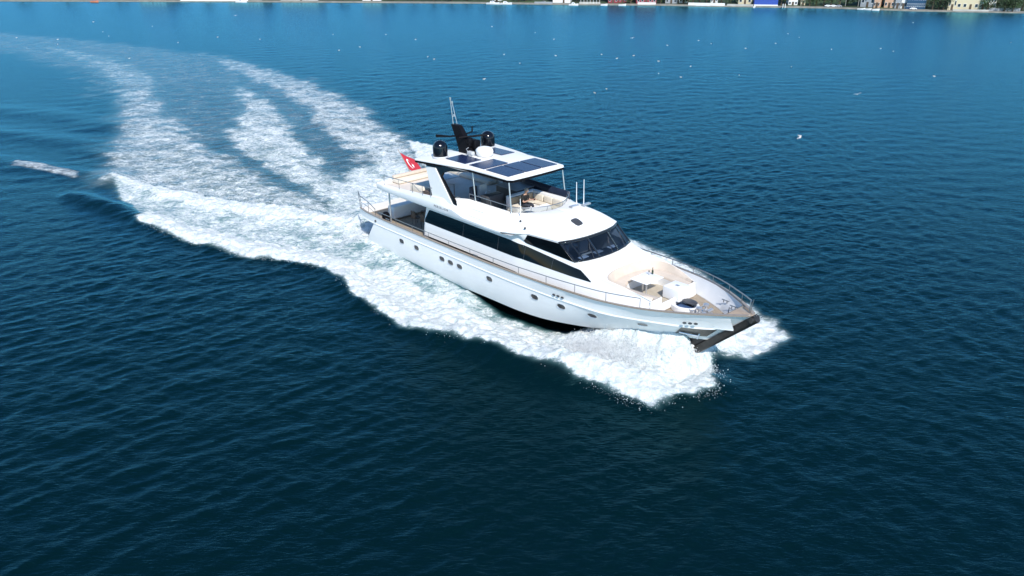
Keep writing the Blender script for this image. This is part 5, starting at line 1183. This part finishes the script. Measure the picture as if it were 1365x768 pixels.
TR = [(688, 9, 5, 4.5, 2, 'fresh green tree right of the moored white motor boats'), (697, 12, 6, 5, 2, 'larger fresh green tree between the boats and the grey wall'), (704, 15, 7, 5, 1, 'tall green tree behind the left end of the grey wall'),
 (720, 16, 7, 6, 0, 'dark tree rising behind the grey wall'), (768, 12, 6, 5, 0, 'dark tree just right of the long white hall'), (779, 10, 5, 4, 0, 'dark tree behind the left part of the pale fence wall'), (788, 12, 6, 5, 1, 'green tree behind the middle of the pale fence wall'), (799, 11, 6, 5, 0, 'dark tree behind the right end of the pale fence wall'),
 (841, 5, 4.5, 3.6, 3, 'olive yellow tree between the maroon houses'), (880, 6, 4.5, 3.4, 2, 'fresh green tree right of the widest maroon house'), (909, 7, 3.5, 3, 0, 'small dark tree in front of the white house'), (922, 8, 6, 5, 0, 'dark tree behind the left end of the white quay wall'), (931, 10, 7, 5.5, 0, 'tall dark tree second from the left behind the white quay wall'),
 (941, 8, 6, 5, 1, 'mid green tree left of the little white hut'), (962, 9, 6, 5, 0, 'dark tree right of the little white hut'), (974, 7, 5, 4.5, 1, 'green tree behind the left end of the beige wall'), (1042, 6, 4.5, 4, 2, 'fresh green tree right of the blue covered shed'), (1048, 10, 6, 4, 0, 'dark tree left of the white house by the beach'),
 (1080, 7, 4.5, 4.5, 1, 'green tree right of the cream hut'), (1089, 9, 5.5, 5, 0, 'dark tree second to the right of the cream hut'), (1099, 8, 5, 5, 1, 'green tree above the parked white cars, leftmost of them'), (1109, 9, 5.5, 5, 2, 'fresh green tree above the middle of the parked white cars'), (1119, 8, 5, 5, 1, 'green tree above the rightmost parked white car'), (1128, 10, 6, 5, 0, 'dark tree left of the carport'),
 (1140, 13, 7, 6, 1, 'green tree behind the carport'), (1157, 15, 7, 6, 0, 'dark tree rising behind the low red tiled boathouse'), (1180, 14, 7, 6, 0, 'dark tree behind the low peach house'), (1245, 6, 4.5, 4.5, 0, 'dark tree right of the blue glass building'), (1254, 7, 5, 5, 1, 'green tree left of the cream annexe'), (1240, 11, 6, 4, 1, 'green tree tucked against the blue glass building'), (1318, 4, 3.6, 3.5, 1, 'green tree at the right foot of the teal house'),
 (1334, 9, 5, 5, 1, 'bushy green tree in the gap beside the rightmost white house'), (1344, 7, 5, 5.5, 1, 'bushy green tree above the dark grey wall, left of two'), (1356, 8, 5.5, 5.5, 0, 'bushy dark tree above the dark grey wall at the edge of view'), (1368, 9, 6, 6, 1, 'green tree at the very right end of the shore'),
 (643, 12, 6, 5, 0, 'dark tree left of the white house behind the boats'), (620, 9, 5, 5, 1, 'green tree left of the moored boats, second out'), (600, 8, 5, 6, 0, 'dark green tree on the shore above the port dome'), (575, 9, 5, 6, 1, 'green tree right of the wooded stretch'), (548, 9, 5, 6, 0, 'dark tree in the wooded stretch of far shore'), (520, 9, 5, 6, 1, 'green tree right of the small white shore house'), (450, 9, 5, 6, 1, 'green tree left of the small white shore house'), (355, 9, 5, 5, 0, 'dark tree between the two long white buildings'), (270, 9, 5, 6, 1, 'green tree over the white wall of the left shore'), (150, 9, 5, 6, 0, 'dark tree left of the far left shore house'), (80, 9, 5, 7, 1, 'green tree towards the left end of the shore'), (20, 9, 5, 7, 0, 'dark tree at the left end of the shore'), (661, 4, 3, 3, 1, 'low green bush tree in front of the white house behind the boats'), (746, 14, 7, 6, 0, 'dark tree rising behind the long white waterfront hall'), (818, 15, 8, 5, 0, 'dark tree rising behind the narrow maroon house'), (862, 15, 8, 6, 0, 'dark tree rising behind the widest maroon house'), (894, 14, 8, 5, 1, 'green tree rising behind the grey shore house'), (916, 6, 4, 3, 1, 'green tree at the right foot of the white house'), (952, 14, 7, 6, 1, 'green tree rising behind the little white hut'), (993, 14, 7, 6, 0, 'dark tree rising behind the cream pavilion'), (1020, 12, 6, 6, 1, 'green tree rising behind the blue covered shed'), (1070, 12, 6, 5, 0, 'dark tree rising behind the cream hut'), (1199, 16, 9, 5, 1, 'green tree rising behind the slim white tower house'), (1259, 5, 3.5, 3.5, 0, 'small dark tree touching the cream annexe'), (1270, 14, 7, 5, 0, 'dark tree rising behind the cream annexe'), (1340, 3, 3, 4, 0, 'low dark bush in front of the dark grey wall, left one'), (1351, 3, 3, 4, 1, 'low green bush in front of the dark grey wall, right one'),
 (315, 14, 6, 7, 0, 'dark tree behind the long low white house left of centre'), (395, 14, 6, 7, 1, 'green tree behind the long white boathouse'), (235, 9, 4, 6, 0, 'dark tree left of the far left white quay wall')]
for t in TR: tree(*t)
# cars
def car(px, back, m, label):
    e = empty('parked_car', label, 'car', 'cars parked along the quay', place(px, back) @ Matrix.Scale(.42, 4)); mb = MB()
    mb.loft([[(-2.1, y_, .45), (-2.05, y_, .85), (-1.2, y_ * .97, .95), (-.8, y_ * .82, 1.38), (.7, y_ * .82, 1.40), (1.25, y_ * .95, .98), (2.0, y_ * .97, .85), (2.1, y_, .45), (1.9, y_, .28), (-1.9, y_, .28)] for y_ in (-.85, .85)], closed=True, caps=True); mb.build('body', m, e)
    mb = MB()
    for s in (-1, 1): mb.add([(-.95, s * .80, 1.0), (-.72, s * .72, 1.32), (.62, s * .72, 1.34), (1.0, s * .80, 1.02)], [(0, 1, 2, 3)])
    mb.build('window', SM['dk'], e, solid=.02, solid_off=0)
    for x_ in (-1.3, 1.3):
        for y_ in (-.82, .82): w_ = MB(); w_.tube([(x_, y_ - .1, .32), (x_, y_ + .1, .32)], .32, 12); w_.build('wheel', SM['tyre'], e)
car(1104, 3.5, SM['boat'], 'white car parked leftmost of three under the trees'); car(1111, 3.5, SM['boat'], 'white car parked in the middle of three under the trees'); car(1118, 3.5, SM['grey'], 'grey car parked rightmost of three under the trees')
car(724, 2.5, SM['grey'], 'grey car parked on the quay before the grey wall'); car(1218, 3, SM['boat'], 'white car parked at the foot of the blue glass building')
# small boats along the shore
def boat(px, out_, L, label, rz=0.0, cabin=True, hullm=None):
    x_, y_, a = at_px(px, -out_); e = empty('moored_boat', label, 'boat', 'small boats moored along the far shore', Matrix.Translation((x_, y_, 0)) @ Matrix.Rotation(a + rz, 4, 'Z') @ Matrix.Scale(.62, 4)); mb = MB(); rows = []
    for i in range(13):
        u = i / 12; xx = -L / 2 + L * u; w_ = L * .17 * (1 - max(0, u - .45) ** 2 * 3.1); w_ = max(w_, .02); zz = .55 + .35 * u * u + L * .02
        rows.append([(xx, -w_, zz), (xx, -w_ * .8, .1), (xx, 0, -.2), (xx, w_ * .8, .1), (xx, w_, zz), (xx, 0, zz - .02)])
    mb.loft(rows, closed=True, caps=True); mb.build('hull', hullm or SM['boat'], e)
    if cabin:
        mb = MB(); mb.loft([[(-L * .22, y_, .7), (-L * .18, y_ * .85, 1.55), (L * .05, y_ * .85, 1.5), (L * .18, y_ * .9, .8)] for y_ in (-L * .12, L * .12)], caps=False); mb.add([(-L * .22, -L * .12, .7), (-L * .18, -L * .102, 1.55), (L * .05, -L * .102, 1.5), (L * .18, -L * .108, .8)], [(0, 1, 2, 3)]); mb.add([(-L * .22, L * .12, .7), (-L * .18, L * .102, 1.55), (L * .05, L * .102, 1.5), (L * .18, L * .108, .8)], [(0, 1, 2, 3)]); c = mb.build('cabin', SM['boat'], e, smooth=False)
        mb = MB(); mb.box((-L * .14, -L * .125, 1.08), (L * .06, L * .125, 1.32)); mb.build('window', SM['dk'], c, smooth=False)
boat(659, 2, 6.5, 'white motor boat moored beside its twin, left one'); boat(676, 2, 6.0, 'white motor boat moored right of the other one, nearer the green trees', rz=.15)
boat(765, 2, 4.5, 'white motor boat with pointed bow at the end of the long white hall'); boat(805, 1.6, 3.2, 'small open white boat left of the maroon houses', cabin=False); boat(829, 1.6, 3.6, 'small white boat in front of the second maroon house', cabin=False)
boat(1005, 1.6, 2.4, 'tiny white boat at the left corner of the blue covered shed', rz=1.2, cabin=False); boat(1149, 1.6, 3.2, 'white dinghy left of two before the low red tiled boathouse', cabin=False); boat(1158, 1.6, 3.0, 'white dinghy right of two before the low red tiled boathouse', cabin=False)
boat(1169, 2.2, 3.0, 'small pale boat before the narrow peach kiosk', rz=.3, cabin=False); boat(133, 3, 4.0, 'small boat with an orange hull by the far left shore', cabin=False, hullm=mat('orange_paint', (.6, .2, .1), .5)); boat(325, 2, 5.5, 'white motor boat moored by the long low white house')
# thin white and pale posts by the fence
for i in range(7):
    px = 774 + i * 4.2; e = MB(); e.tube([(0, 0, 0), (0, 0, 2.6)], .06, 6); o = e.build('fence_post', SM['w1']); o.matrix_world = place(px, 1.2); tag(o, 'pale post in the row before the fence wall left of the maroon houses', 'post', 'pale posts before the fence wall')
for i, px in enumerate((1043, 1046)):
    e = MB(); e.tube([(0, 0, -.8), (0, 0, 1.0)], .12, 8); o = e.build('mooring_post', SM['w1']); o.matrix_world = place(px, -.5, .1); tag(o, 'white mooring post in the water right of the blue covered shed', 'post', 'mooring posts by the blue shed')
